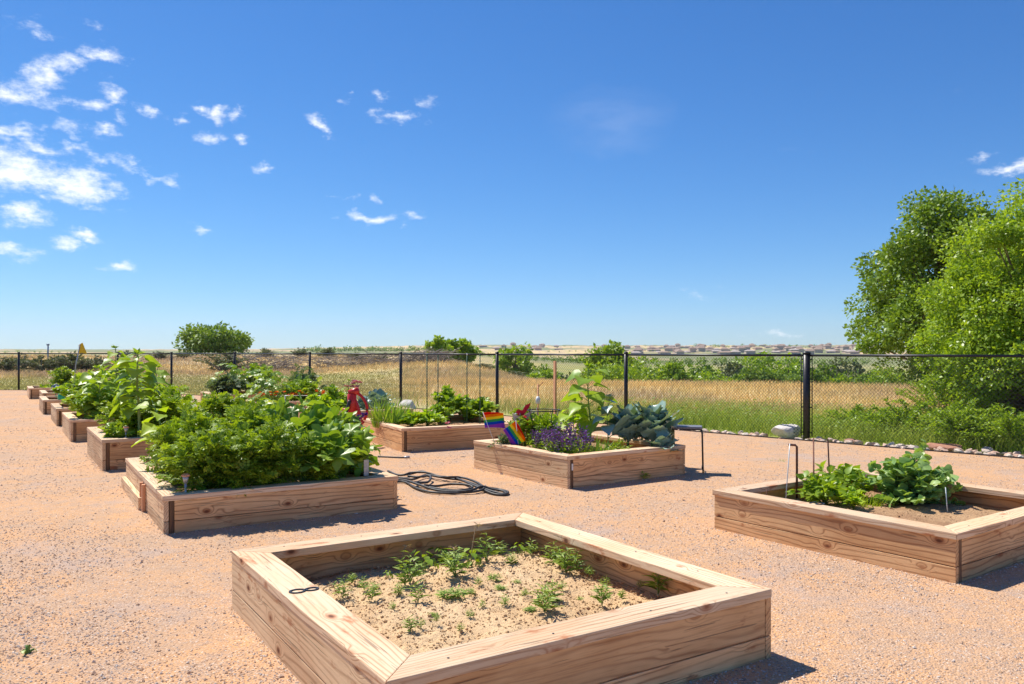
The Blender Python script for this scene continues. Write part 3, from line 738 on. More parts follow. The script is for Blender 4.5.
# ------------------------------------------------------------------ loose gravel
r = np.random.RandomState(77)
def sample_view(n, ymin, ymax, pmin=-160, pmax=1180, r=r):
    py = r.uniform(ymin, ymax, n); px = r.uniform(pmin, pmax, n); k = H / (py - HOR); return (px - 512) * k, F * k
x1, y1 = sample_view(150000, 400, 900)
x2, y2 = r.uniform(-5, 5, 9000), r.uniform(.8, 6, 9000)
x, y = np.concatenate([x1, x2]), np.concatenate([y1, y2])
ok = inside_fence(x, y) > .6
for q_ in range(0): pass
dn = fbm(x * .9, y * .9, 4, 5); ok &= (r.rand(len(x)) < sstep(.35, .62, dn) * .85 + .12)
for b in BEDS.values():
    q = np.stack([x, y], 1) - b['c']; lx = q @ b['ex']; ly = q @ b['ey']; ok &= ~((np.abs(lx) < b['hx'] - .012) & (np.abs(ly) < b['hy'] - .012))
x, y = x[ok], y[ok]
for key in ('N', 'R', 'B', 'M', 'C', 'L'):
    b = BEDS[key]; n = 900 if key in 'NR' else 450
    t_ = r.uniform(-1, 1, n); o_ = r.gamma(1.3, .018, n) - .004; sd_ = r.randint(0, 4, n)
    lx = np.where(sd_ < 2, t_ * b['hx'], np.where(sd_ == 2, -b['hx'] - o_, b['hx'] + o_)); ly = np.where(sd_ < 2, np.where(sd_ == 0, -b['hy'] - o_, b['hy'] + o_), t_ * b['hy'])
    q = b['c'] + lx[:, None] * b['ex'] + ly[:, None] * b['ey']; x = np.append(x, q[:, 0]); y = np.append(y, q[:, 1])
gp = G(); s = r.gamma(1.6, .0015, len(x)) + .0017 + .00035 * np.hypot(x, y)
pebbles(gp, r, np.stack([x, y, s * .25], 1), s, .6)
gp.build('loose_pebbles', M['pebble'], smooth=False, kind='stuff', label='loose small pebbles scattered over the sandy yard', category='gravel')

r = np.random.RandomState(79); x, y = sample_view(900, 420, 800, r=r); ok = inside_fence(x, y) > .6
for b in BEDS.values():
    q = np.stack([x, y], 1) - b['c']; ok &= ~((np.abs(q @ b['ex']) < b['hx'] + .02) & (np.abs(q @ b['ey']) < b['hy'] + .02))
x, y = x[ok][:420], y[ok][:420]; gq = G(); n = len(x)
put_leaves(gq, T_LANCE, np.stack([x, y, np.full(n, .006)], 1), rdir(r, n, -.1, .15), rdir(r, n, .6, 1), r.uniform(.012, .035, n))
tag(gq.build('leaf_litter', M['dryleaf']), 'dry leaf scraps and straw scattered over the gravel', 'leaf litter', None, 'stuff')

# ------------------------------------------------------------------ fence
fr = thing('chain_link_fence', 'black chain link fence with pipe rail running behind the garden beds', 'fence', (5.23, 14.2, 0))
o0 = np.array([5.23, 14.2, 0]); FH = 1.49
for k, p in enumerate(fence_pts):
    rr = .062 if abs(p[0] - 5.23) < .01 else .041
    gq = G(); q = np.array([p[0], p[1], 0]) - o0
    tube(gq, [q + [0, 0, -.1], q + [0, 0, FH + .015]], rr, 12)
    tube(gq, [q + [0, 0, FH + .012], q + [0, 0, FH + .035], q + [0, 0, FH + .05]], [rr * 1.22, rr * 1.1, rr * .3], 12)
    po = gq.build('post', M['blackmetal'], fr)
for k in range(len(fence_pts) - 1):
    a = np.array([*fence_pts[k], 0]) - o0; b = np.array([*fence_pts[k + 1], 0]) - o0; L = np.linalg.norm(b - a); t = (b - a) / L
    gq = G(); tube(gq, [a + [0, 0, FH - .02], b + [0, 0, FH - .02]], .021, 8); gq.build('top_rail', M['blackmetal'], fr)
    gq = G(); pitch = .062 if k in (9, 10, 11, 12) else .075; z0, z1 = .03, FH - .045; hh = z1 - z0; nl = int((L + hh) / pitch)
    for sg in (1, -1):
        for m in range(nl):
            s0 = -hh + m * pitch if sg > 0 else m * pitch
            sa, sb = (s0, s0 + hh) if sg > 0 else (s0, s0 - hh)   # at z0, at z1
            za, zb = z0, z1
            lo, hi = 0.04, L - .04
            def clip(s_, z_, s2, z2):
                if s_ < lo: z_ = z_ + (lo - s_) / (s2 - s_) * (z2 - z_); s_ = lo
                if s_ > hi: z_ = z_ + (hi - s_) / (s2 - s_) * (z2 - z_); s_ = hi
                return s_, z_
            if (sa < lo and sb < lo) or (sa > hi and sb > hi): continue
            ca = clip(sa, za, sb, zb); cb = clip(sb, zb, sa, za)
            if abs(ca[0] - cb[0]) < .02: continue
            off = np.array([-t[1], t[0], 0]) * (.0015 * sg - .028)
            tube(gq, [a + t * ca[0] + [0, 0, ca[1]] + off, a + t * cb[0] + [0, 0, cb[1]] + off], .0022, 3, cap=False)
    gq.build('chain_link_panel', M['wirelink'], fr, smooth=False)
    for e_, f_ in ((a, .10), (b, -.10)):
        if k in (10, 11) and np.linalg.norm(e_) < .1:
            gq = G(); q = e_ + t * f_; tube(gq, [q + [0, 0, .03], q + [0, 0, FH - .04]], .009, 6)
            for zz in (.1, .55, 1.0, 1.4): tube(gq, [e_ + [0, 0, zz], q + [0, 0, zz]], .011, 6)
            gq.build('tension_bar', M['blackmetal'], fr)

# ------------------------------------------------------------------ rocks
def rock_mesh(seed, mat, sub=2, rough=.28):
    r_ = np.random.RandomState(seed); bm = bmesh.new(); bmesh.ops.create_icosphere(bm, subdivisions=sub, radius=1)
    dirs = rdir(r_, 9); lim = r_.uniform(.45, .8, 9)
    for v in bm.verts:
        c = np.array(v.co)
        for d_, l_ in zip(dirs, lim):
            e_ = c @ d_
            if e_ > l_: c = c - d_ * (e_ - l_) * .9
        c *= 1 + rough * .3 * (r_.rand() - .5); v.co = Vector(c)
    me = bpy.data.meshes.new('rock'); bm.to_mesh(me); bm.free(); me.materials.append(mat); return me
rms = [rock_mesh(s, M['rock'], 2, .9) for s in range(9)]
r = np.random.RandomState(8); GR = 'small rocks bordering the foot of the fence'
def fence_point(s):   # metres along the fence, to the right of the thick post
    a, b = FP[11], FP[12]; t = (b - a) / np.linalg.norm(b - a); return a + t * s, np.array([t[1], -t[0]])
cnt = 0
for s in np.arange(-6.3, 5.2, .042):
    p, nrm = fence_point(s)
    dens = 1.0 if s > -3.9 else .45
    if r.rand() > dens: continue
    off = r.uniform(-.06, .39) if s > -3 else r.uniform(.05, .37)
    q = p + nrm * off; sz = r.uniform(.028, .075) * (1.15 if s > -.5 else 1)
    if abs(s + .35) < .34 and off < .25: continue
    o = link('border_rock', rms[cnt % 9], None, (q[0], q[1], sz * .4 - .03), (r.uniform(-.3, .3), r.uniform(-.3, .3), r.uniform(0, 6.28)),
             label='small tan or pinkish rock in the border along the foot of the black fence', category='rock', group=GR)
    o.scale = (sz * r.uniform(.9, 1.6), sz * r.uniform(.8, 1.2), sz * r.uniform(.6, .9)); cnt += 1
def rock(seed, mat, loc, sc, rz, label):
    o = link('boulder', rock_mesh(seed, M[mat], 3, .22), None, loc, (0, 0, rz), label=label, category='rock'); o.scale = sc
p, n_ = fence_point(-.42); rock(31, 'boulder', (p[0], p[1] + .05, .09), (.33, .24, .20), .3, 'large whitish boulder at the left foot of the thick fence post')
p, n_ = fence_point(2.25); rock(33, 'redrock', (p[0], p[1], .03), (.34, .17, .09), -.8, 'flat reddish rock, the biggest among the border rocks right of the post')
p, n_ = fence_point(.3); rock(35, 'redrock', (p[0] + .35, p[1] - .35, .01), (.13, .09, .05), -.7, 'low brown rock just right of the thick fence post')
q = Q(407, 404, 21.5); rock(37, 'boulder', (q[0], q[1], .04), (.36, .25, .22), .2, 'rounded pale grey boulder by the fence behind the chive bed')
q = P(152, 397.5); rock(38, 'rock', (q[0] , q[1]-.3, .02), (.5, .22, .12), .2, 'low grey rock by the fence, left of the post behind the sunflower')

# ------------------------------------------------------------------ trees
def tree_geo(r, h, rx, clumps, per, leaf, trunk_r, zc=.6, zr=.42, shape=None, tm=T_DIA, sig=.18, ry=None, low=.12):
    ry = ry or rx; gl = G(); gt = G()
    tr_pts = [[0, 0, -.2], [.03 * h, 0, h * .2], [.0, .02 * h, h * .45], [.02 * h, 0, h * .72], [0, 0, h * .9]]
    tube(gt, tr_pts, [trunk_r * 1.25, trunk_r, trunk_r * .75, trunk_r * .4, trunk_r * .12], 8)
    for c in range(clumps):
        d = rdir(r, 1, -.9, 1)[0]; q = r.uniform(.35, 1) ** .6
        cx, cy, cz = d[0] * rx * q, d[1] * ry * q, h * (zc + zr * d[2] * q)
        if shape: cx, cy, cz = shape(cx, cy, cz, r)
        cz = max(cz, h * low)
        cr = sig * rx * r.uniform(.6, 1.35)
        st = np.array([0, 0, max(.12 * h, min(cz * .62, h * .8))]); e = np.array([cx, cy, cz])
        mid = (st + e) / 2 + [0, 0, -.03 * h]
        w0 = trunk_r * .32
        tube(gt, [st, mid, e], [w0, w0 * .55, w0 * .15], 5, cap=False)
        n = int(per * r.uniform(.6, 1.4)); 
        dd = rdir(r, n); rad_ = r.uniform(.25, 1, (n, 1)) ** .5
        pp = e + dd * rad_ * cr * np.array([1.25, 1.25, .8])
        for _ in range(2):   # twigs
            tube(gt, [e, e + rdir(r, 1, -.2, 1)[0] * cr], [w0 * .15, w0 * .05], 3, cap=False)
        put_leaves(gl, tm, pp, unit(dd + .8 * r.randn(n, 3) + [0, 0, -.3]), unit(dd * .6 + [0, 0, .7] + .7 * r.randn(n, 3)), leaf * r.uniform(.6, 1.25, n))
    return gl, gt
def tree(name, label, loc, gl, gt, mat, group=None, cat='tree', bark='bark', rotz=0):
    t = thing(name, label, cat, loc, rotz, group)
    gl.build('crown', M[mat], t); gt.build('trunk', M[bark], t); return t
def gz(x, y): return float(terr(np.array([x]), np.array([y]))[0])
# large dark tree, irregular: broad left shoulder, tall head
r = np.random.RandomState(4)
Y0 = 38.0; X0 = (940 - 512) / F * Y0
hT = H + (352 - 196) / F * Y0 - gz(X0, Y0)
def shp(cx, cy, cz, r_):
    # pull in the upper left, let the lower left reach out
    f = cz / hT; lim = np.interp(f, [0, .2, .35, .5, .62, .75, .88, 1], [1.2, 1.15, 1.05, .98, .92, .86, .76, .4])
    return cx * lim + .03 * hT * (f - .4), cy * lim, cz
gl, gt = tree_geo(r, hT, 3.9, 95, 640, .20, .32, .50, .47, shp, sig=.25, low=.08)
tree('broadleaf_tree', 'tall dark green tree standing behind the lighter tree at right', (X0, Y0, gz(X0, Y0)), gl, gt, 'treeleaf')
# light cottonwood just outside the fence
r = np.random.RandomState(14)
Y1 = 14.6; X1 = (1035 - 512) / F * Y1; h1 = H + (352 - 178) / F * Y1 + .1
def shp2(cx, cy, cz, r_):
    f = cz / h1; lim = np.interp(f, [0, .1, .25, .4, .6, .8, .93, 1], [1.2, 1.25, 1.15, 1.05, .95, .85, .55, .25]); return cx * lim, cy * lim, cz
gl, gt = tree_geo(r, h1, 1.75, 210, 430, .072, .10, .44, .47, shp2, sig=.175, low=.02)
tree('young_cottonwood', 'bright yellow green leafy tree at the right edge just outside the fence', (X1, Y1, -.05), gl, gt, 'cotton')
# another two behind to close the right edge
r = np.random.RandomState(16)
gl, gt = tree_geo(r, 5.6, 2.4, 150, 230, .10, .12, .5, .48, sig=.24, low=.06)
tree('young_cottonwood', 'fuller bright green tree behind the right edge tree, filling the gap to the dark one', (12.7, 18.2, -.05), gl, gt, 'cotton')
# low brush at the foot of the right-hand trees
r = np.random.RandomState(19); k = 0
for (px, Y, hh, w, lab) in ((965, 13.2, .85, .9, 'low leafy bush under the bright tree, nearest the right frame edge'), (905, 14.4, .7, 1.0, 'low green bush behind the flat reddish border rock'),
                        (860, 15.6, .55, .95, 'low green bush behind the fence right of the thick post'), (1010, 12.6, .8, .9, 'dark green bush at the extreme right behind the border rocks'),
                        (940, 16.5, 1.3, 1.1, 'taller green bush between the bright tree and the low brush')):
    X_ = (px - 512) / F * Y; gl, gs = bush(r, w, w * .7, hh, 60, 75, T_S, .075, .006)
    plant('leafy_bush', lab, 'bush', (X_, Y, -.05), 'cotton', gl, gs, 'leafy bushes outside the fence at right')
# far isolated tree left
r = np.random.RandomState(23)
def fartree(px, ytop, ybase, Y, wpx, lab, mat='fartree', seed=0, clumps=70, per=60, group=None, name='broadleaf_tree', base=None, sig=.26, zc=.58, zr=.4, low=.14):
    rr = np.random.RandomState(seed); X_ = (px - 512) / F * Y; zb = gz(X_, Y) if base is None else base; zt = H - (ytop + 2.5 - HOR) / F * Y
    h = (zt - zb) * 1.0; rx = wpx / 2 / F * Y
    gl, gt = tree_geo(rr, h, rx * .88, clumps, per, max(.08, Y * .0048), h * .03, zc, zr, sig=sig, low=low)
    tree(name, lab, (X_, Y, zb), gl, gt, mat, group)
fartree(214, 325, 356, 105, 76, 'lone round headed tree on the rise at left, standing above the fence', seed=23, clumps=60, per=90, sig=.24, zc=.56, zr=.38)
fartree(441, 336, 362, 80, 34, 'left half of the tree pair rising above the fence at centre', 'bean', 24, 36, 70)
fartree(460, 336, 362, 82, 34, 'right half of the tree pair rising above the fence at centre', 'bean', 25, 36, 70)
fartree(515, 343, 362, 90, 44, 'smaller bushy tree right of the central tree pair', 'bean', 26, 36, 60)
fartree(609, 342, 384, 88, 62, 'broad dark tree standing behind the golden field right of the wooden stake', 'tom', 27, 110, 110, sig=.24, zc=.55, zr=.43, low=.05)
# row of valley trees
r = np.random.RandomState(41); GV = 'scrubby trees along the far edge of the golden field'
row = [(552,368,50,84),(625,366,60,84),(706,364,56,82),(765,366,60,84),(566,372,40,96),(585,374,26,80),(645,361,46,92),(672,357,40,96),(700,360,36,90),(722,358,42,98),(748,364,36,88),(770,352,46,104),(790,358,40,96),(812,357,42,100),(838,362,44,92),(866,365,50,90),(900,366,46,94),(640,372,34,80),(690,372,36,82),(735,373,38,80),(790,374,36,82),(830,375,36,82),(540,370,30,84),(880,376,40,78)]
labs = ['low pale green', 'small rounded', 'mid green', 'bright leafy', 'ragged', 'spreading', 'shadowed', 'tallest dark', 'dense', 'loose crowned', 'olive']
for k, (px, yt, w, Y) in enumerate(row):
    where = 'left of the broad dark tree' if px < 600 else 'between the kale and the thick fence post' if px < 800 else 'right of the thick fence post'
    hv = r.uniform(-5, 6); fartree(px + r.uniform(-6, 6), yt - 2 + hv, 0, Y * r.uniform(.72, 1.1), w * r.uniform(1.0, 1.7), 'scrubby tree beyond the golden field, ' + where, ('fartree', 'treeleaf', 'bean', 'shrubfar', 'sun')[(k * 7) % 5], 60 + k, 34, 110, GV, 'valley_tree', sig=.34, zc=.50, zr=.42, low=.04)
# shrubs on the left bank
r = np.random.RandomState(51); GS = 'grey green shrubs on the dry bank beyond the fence'
protos = []
for q in range(4):
    gl, gs = bush(np.random.RandomState(500 + q), .9, .8, .95, 34, 34, T_S, .16, .02); protos.append((gl.mesh([M['shrubfar']]), gs.mesh([M['deadwood']])))
def shrub(px, py, Y, w, h, k, lab):
    X_ = (px - 512) / F * Y; z_ = gz(X_, Y)
    t = thing('sagebrush', lab, 'shrub', (X_, Y, z_ - .05), r.uniform(0, 6), GS); t.scale = (w / 1.8, w / 1.8, h / .95)
    link('foliage', protos[k % 4][0], t); link('stem', protos[k % 4][1], t)
for k, (px, Y, w, h) in enumerate([(-22, 57, 3.2, 1.2), (8, 56, 3, 1.0), (24, 58, 2.6, 1.15), (42, 56, 3.0, 1.2), (60, 58, 2.4, 1.0), (72, 56, 3.4, 1.4), (88, 57, 3, 1.2), (100, 59, 2.4, 1.0), (-50, 56, 3.4, 1.3)]):
    shrub(px, 0, Y, w, h, k, 'dark sagebrush in the dense clump at far left behind the bed row')
for k, (px, Y, w, h, lab) in enumerate([(222, 58, 4.2, 1.45, 'large dark rounded shrub below the lone tree'), (160, 78, 2.6, .8, 'low shrub on the bank right of the sunflower'), (183, 80, 2.4, .9, 'small bank shrub left of the lone tree'),
        (128, 84, 2.2, .9, 'thin bank shrub above the tall sunflower'), (328, 80, 2.6, 1.0, 'small shrub on the bank behind the left fence posts'), (356, 74, 2.4, .8, 'dark low shrub beside the brush pile'), (380, 82, 2.2, .9, 'pale low shrub uphill of the brush pile'),
        (512, 58, 3.0, .5, 'wide flat green shrub on the golden mound'), (540, 57, 2.6, .55, 'flat green shrub low on the right of the golden mound'), (482, 60, 2.4, .45, 'small green shrub left on the golden mound'), (300, 84, 2.0, 1.2, 'narrow upright shrub on the skyline'), (405, 86, 3, .8, 'low shrub on the skyline left of the tree pair'), (265, 86, 2.4, 1.1, 'skyline shrub right of the lone tree')]):
    shrub(px, 0, Y, w, h, k, lab)
# brush piles of grey dead branches
r = np.random.RandomState(57)
for (pa, pb, Y, hh, lab) in ((238, 305, 62, 1.1, 'long grey heap of dead branches behind the marigold bed'), (318, 402, 64, .8, 'thin heap of dead branches at the foot of the bank'), (404, 452, 62, .8, 'grey dead brush left of the golden mound')):
    gq = G(); xa, xb = (pa - 512) / F * Y, (pb - 512) / F * Y; xc = (xa + xb) / 2; zc_ = gz(xc, Y)
    for m in range(420):
        p = np.array([r.uniform(xa, xb) - xc, r.uniform(-1.2, 1.2), 0]); p[2] = gz(p[0] + xc, Y + p[1]) - zc_ + hh * r.rand() ** 1.6
        d = rdir(r, 1, -.25, .5)[0]; L = r.uniform(.4, 1.5)
        tube(gq, [p, p + d * L * .5 + [0, 0, .06 * r.randn()], p + d * L], [.028, .02, .008], 3, cap=False)
    tag(gq.build('brush_pile', M['deadwood'], loc=(xc, Y, zc_)), lab, 'brush pile', 'heaps of dead brush below the bank')

# far tree line and far clumps
r = np.random.RandomState(61)
def far_clump(px0, px1, ytop, Y, n, name, lab, mat='fartree', stuff=True, dens=60):
    gl = G()
    for m in range(n):
        px = px0 + (px1 - px0) * (m + r.rand()) / n; yy = Y * r.uniform(.96, 1.06); x_ = (px - 512) / F * yy; zb = gz(x_, yy)
        zt = H - (ytop + r.uniform(-1, 2.2) - HOR) / F * yy; hh = max(2.5, zt - zb); w = hh * r.uniform(.4, .8)
        dd = rdir(r, dens); pp = np.array([x_, yy, zb + hh * .52]) + dd * np.array([w, w, hh * .5]) * r.uniform(.55, 1, (dens, 1))
        put_leaves(gl, T_DIA, pp, rdir(r, dens), unit(dd + [0, 0, .6]), hh * .28 * r.uniform(.7, 1.2, dens))
    o = gl.build(name, M[mat]); tag(o, lab, 'trees', None, 'stuff')
far_clump(300, 440, 346.5, 900, 60, 'distant_wood', 'distant bluish line of trees on the horizon left of centre')
far_clump(690, 832, 344.5, 1900, 34, 'distant_wood', 'distant tree clumps on the horizon right of centre')
far_clump(525, 700, 345.5, 2100, 22, 'distant_wood', 'scattered tiny trees on the horizon behind the wooden stake')
far_clump(0, 60, 353.5, 700, 10, 'distant_wood', 'thin low tree line on the left horizon', dens=30)
far_clump(500, 870, 351.5, 1150, 46, 'distant_wood', 'trees scattered among the nearer distant houses')
far_clump(540, 870, 349.5, 1600, 40, 'distant_wood', 'trees scattered among the farther distant houses')
far_clump(530, 870, 357.5, 420, 70, 'distant_wood', 'belt of trees in front of the distant houses', dens=50)
far_clump(470, 600, 354, 430, 22, 'distant_wood', 'distant scrub behind the golden mound', dens=50)

# houses
r = np.random.RandomState(71); GH = 'distant suburban houses across the valley'
def house_proto(roof, w, d, h):
    t = thing('house', 'tiny distant house in the subdivision across the valley', 'house', (0, 0, 0), 0, GH)
    gw = G(); boxg(gw, (0, 0, h / 2 - .5), (w, d, h + 1)); gw.build('wall', M['wallh'], t, smooth=False)
    gr = G(); e = .6; X_, Y_ = w / 2 + e, d / 2 + e; R_ = h * .55; q = X_ * .45
    gr.add([[-X_, -Y_, h], [X_, -Y_, h], [X_, Y_, h], [-X_, Y_, h], [-q, 0, h + R_], [q, 0, h + R_]], [np.array([[0, 1, 5, 4], [2, 3, 4, 5]]), np.array([[1, 2, 5], [3, 0, 4]])]); 
    gr.add([[-X_, -Y_, h - .01], [X_, -Y_, h - .01], [X_, Y_, h - .01], [-X_, Y_, h - .01]], np.array([[0, 3, 2, 1]]))
    gr.build('roof', M[roof], t, smooth=False)
    return t
hp = [house_proto('roofd', 11, 9, 5.0), house_proto('roofg', 12, 10, 3.0), house_proto('roofd', 14, 9, 2.8)]
k = 0
for m in range(210):
    px = r.uniform(600, 872) if m < 190 else r.uniform(480, 560); Y = r.uniform(950, 2000); x_ = (px - 512) / F * Y
    t = hp[m] if m < 3 else copy_tree(hp[m % 3]); t.location = (x_, Y, gz(x_, Y)); t.rotation_euler = (0, 0, r.choice([0, .2, PI / 2, -.3]))
    t['label'] = 'tiny distant house with a pale wall, one of the rows across the valley'

# ------------------------------------------------------------------ field grass
r = np.random.RandomState(81)
def grass_obj(name, lab, cat, px0, px1, y0, y1, n, hfun, colA, colB, w0, flt, lean=.35):
    py = r.uniform(y0, y1, n); px = r.uniform(px0, px1, n); k = (H + .05) / (py - HOR); x = (px - 512) * k; y = F * k
    keep = flt(x, y, px); x, y = x[keep], y[keep]; n = len(x); d = np.hypot(x, y); z = terr(x, y)
    h = hfun(x, y, d) * r.uniform(.55, 1.2, n); w = w0 * np.maximum(d / 14, .6) * r.uniform(.7, 1.3, n)
    a = r.uniform(0, PI, n); sx = np.stack([np.cos(a), np.sin(a), 0 * a], 1); ln = r.randn(n, 3) * [lean, lean, 0] + [.12, 0, 0]
    p = np.stack([x, y, z - .02], 1); b = p + (ln * .35 + [0, 0, .6]) * h[:, None]; t = p + (ln + [0, 0, 1]) * h[:, None]
    V = np.stack([p - sx * w[:, None], p + sx * w[:, None], b + sx * w[:, None] * .8, b - sx * w[:, None] * .8, t], 1).reshape(-1, 3)
    o = np.arange(n)[:, None] * 5
    Fq = o + np.array([[0, 1, 2, 3]]); Ft = o + np.array([[3, 2, 4]])
    f = r.rand(n)[:, None]; c = np.array(colA) * (1 - f) + np.array(colB) * f; fc = fieldcol(x, y); c = c * .55 + fc * .55
    link(name, mkmesh(V, [Fq, Ft], M['blade'], np.repeat(c, 5, 0), name=name), kind='stuff', label=lab, category=cat)
outside = lambda x, y, px: (inside_fence(x, y) < -.25) & (r.rand(len(x)) < .95)
grass_obj('golden_grass', 'tall dry golden grass in the field beyond the fence', 'grass', 350, 1160, 371, 470, 130000, lambda x, y, d: .24 + .12 * sstep(25, 40, d), (.84, .62, .28), (.68, .47, .18), .0042,
          lambda x, y, px: (inside_fence(x, y) < -1.2) & (r.rand(len(x)) < .9) & (np.hypot(x, y) > 18) & (px > 395 + 60 * r.rand(len(px))))
grass_obj('golden_grass', 'pale dry grass on the golden mound and bank', 'grass', -120, 760, 366, 386, 60000, lambda x, y, d: .30 + 0 * d, (.82, .62, .33), (.68, .48, .22), .006,
          lambda x, y, px: (inside_fence(x, y) < -12) & ((np.hypot(x, y) > 57) | (px > 400)))
grass_obj('short_grass', 'short olive mown grass beyond the fence at left', 'grass', -150, 430, 371, 400, 60000, lambda x, y, d: .10 + 0 * d, (.42, .42, .12), (.52, .40, .14), .007, outside)
grass_obj('green_weeds', 'lush green weeds growing along the outside of the fence', 'ground cover', 380, 1180, 388, 475, 90000, lambda x, y, d: .32 + .1 * vnoise(x, y, 5), (.30, .46, .04), (.54, .60, .08), .0045,
          lambda x, y, px: (inside_fence(x, y) < -.3) & (-inside_fence(x, y) < 6.5 * sstep(430, 700, px) + 1.2 + 2.5 * (vnoise(x * .8, y * .8, 6) - .4)) & (r.rand(len(x)) < .35 + .65 * sstep(480, 660, px)), .5)
# broad-leaved weeds close to the fence at right
x, y = sample_view(9000, 398, 462, 600, 1200, r); ok = (inside_fence(x, y) < -.4) & (inside_fence(x, y) > -5.5); ok &= fbm(x * .7, y * .7, 3, 9) > .38
x, y = x[ok], y[ok]; gq = G(); n = len(x)
for q in range(5):
    pp = np.stack([x, y, -.05 + .4 * r.rand(n) * (.5 + .9 * vnoise(x, y, 4))], 1) + .05 * r.randn(n, 3); put_leaves(gq, T_S, pp, rdir(r, n, -.2, .6), unit(rdir(r, n, 0, 1) + [0, 0, 1]), .07 * r.uniform(.6, 1.3, n))
tag(gq.build('broad_leaved_weeds', M['weed']), 'broad leaved green weeds in front of the golden grass at right', 'ground cover', None, 'stuff')

# ------------------------------------------------------------------ plants in the long tomato bed
r = np.random.RandomState(101); GT = 'tomato plants in the long raised bed'
for (lx, ly, rx, h, lab) in ((.42, .44, .42, .58, 'tomato plant spilling over the front left corner of the long bed'), (.48, 1.30, .40, .66, 'tomato plant on the left side of the long bed, behind the corner one'), (.50, 2.20, .42, .60, 'tomato plant at the back left of the long bed'),
                             (1.00, .42, .42, .64, 'tomato plant in front centre of the long bed, beside the squash'), (1.1, 1.35, .44, .74, 'tallest tomato plant in the middle of the long bed'), (1.15, 2.2, .44, .66, 'tomato plant at the back centre of the long bed')):
    gl, gs = bush(r, rx, rx, h * 1.04, 42, 36, T_PIN, .10, .007, .1)
    plant('tomato_plant', lab, 'tomato plant', bp('B', lx, ly), 'tom', gl, gs, GT)
GQ = 'squash plants in the long raised bed'
for (lx, ly, rx, h, n, s, lab) in ((1.58, .42, .52, .58, 46, .155, 'squash plant with the largest lobed leaves at the front right of the long bed'), (1.85, 1.3, .50, .66, 32, .155, 'squash plant at the right side of the long bed'), (1.5, 1.5, .5, .80, 32, .15, 'tall squash plant in the middle right of the long bed'), (1.7, 2.3, .5, .74, 30, .13, 'squash plant at the back right of the long bed')):
    gl, gs = bush(r, rx, rx, h, 34, 5, T_SQ, s * .98, .008, .05, .5); plant('squash_plant', lab, 'squash plant', bp('B', lx, ly), 'squash', gl, gs, GQ, stemmat='stempale')
for (lx, ly, lab) in ((.70, .28, 'low tomato shoots filling the front of the long bed at left'), (1.28, .27, 'low tomato shoots at the front of the long bed below the squash')):
    gl, gs = bush(r, .34, .24, .34, 26, 26, T_PIN, .10, .006, .05); plant('tomato_plant', lab, 'tomato plant', bp('B', lx, ly), 'tom', gl, gs, GT)
gl, gs = sunflower_geo(r, .78, 14, .22, (-.25, .1)); plant('sunflower_plant', 'young plant with broad lime leaves at the far left of the long bed', 'sunflower', bp('B', .32, 1.75), 'lime', gl, gs)
gl, gs = squash_geo(r, .35, .35, .5, 12, .13); plant('squash_plant', 'squash trailing over the far right edge of the long bed', 'squash plant', bp('B', 1.95, .9), 'lime', gl, gs, GQ, stemmat='stempale')
gm = G(); flower_heads(gm, r, [np.array([0, 0, 0])], .035, 22); tag(gm.build('squash_blossom', M['orange'], loc=bp('B', .25, .35, .62)), 'single orange blossom showing in the tomato foliage', 'flower')
# left row
gl, gs = sunflower_geo(r, 1.20, 34, .30, (-.03, .02), .022, .30); plant('sunflower_plant', 'tallest sunflower, thick pale stalk bare at the foot, front of the second left bed', 'sunflower', bp('L', .50, .5), 'sun', gl, gs, stemmat='stempale')
for (lx, ly, rx, h, lab, m_) in ((.50, 1.30, .36, .60, 'tomato bush at the left of the second left bed', 'tom'), (.95, .75, .38, .62, 'tomato bush right of the tall sunflower stalk', 'tom'), (1.1, 1.6, .42, .70, 'tomato bush at the back of the second left bed', 'bean'), (1.65, .7, .42, .6, 'leafy plant at the right of the second left bed', 'tom'), (.50, .9, .28, .42, 'low bush directly behind the tall sunflower stalk', 'tom')):
    gl, gs = bush(r, rx, rx, h, 22, 26, T_PIN, .15, .007, .1); plant('tomato_plant', lab, 'tomato plant', bp('L', lx, ly), m_, gl, gs, 'tomato plants in the second left bed')
gl, gs = bush(r, .22, .22, .35, 10, 16, T_OV, .09, .006); plant('pepper_plant', 'small leafy plant at the left corner of the second left bed', 'plant', bp('L', .22, .35), 'bean', gl, gs)
for (lx, ly, h, s, lab) in ((.50, .50, .80, .26, 'sunflower at the front of the third left bed'), (.45, 1.2, .95, .26, 'sunflower at the left of the third left bed'), (1.0, .75, 1.0, .26, 'sunflower right of centre in the third left bed'), (.9, 1.5, 1.32, .26, 'sunflower with its tip above the fence rail in the third left bed'), (1.5, 1.2, .95, .26, 'sunflower at the right of the third left bed'), (.5, 1.7, .8, .26, 'sunflower at the back left of the third left bed')):
    gl, gs = sunflower_geo(r, h, 26, s, (r.uniform(-.1, .1), 0), .016, .12); plant('sunflower_plant', lab, 'sunflower', bp('O', lx, ly), 'sun', gl, gs, 'sunflowers in the third left bed', stemmat='stempale')
for (lx, ly, lab) in ((.35, .5, 'bushy plant at the near left corner of the third left bed'), (.6, .9, 'bushy undergrowth in the front of the third left bed'), (1.2, 1.0, 'bushy undergrowth at the right of the third left bed'), (.55, 1.7, 'bushy undergrowth at the back of the third left bed')):
    gl, gs = bush(r, .5, .5, .6, 22, 22, T_OV, .11, .007); plant('bean_plant', lab, 'bean plant', bp('O', lx, ly), 'bean', gl, gs, 'bushy plants under the sunflowers')
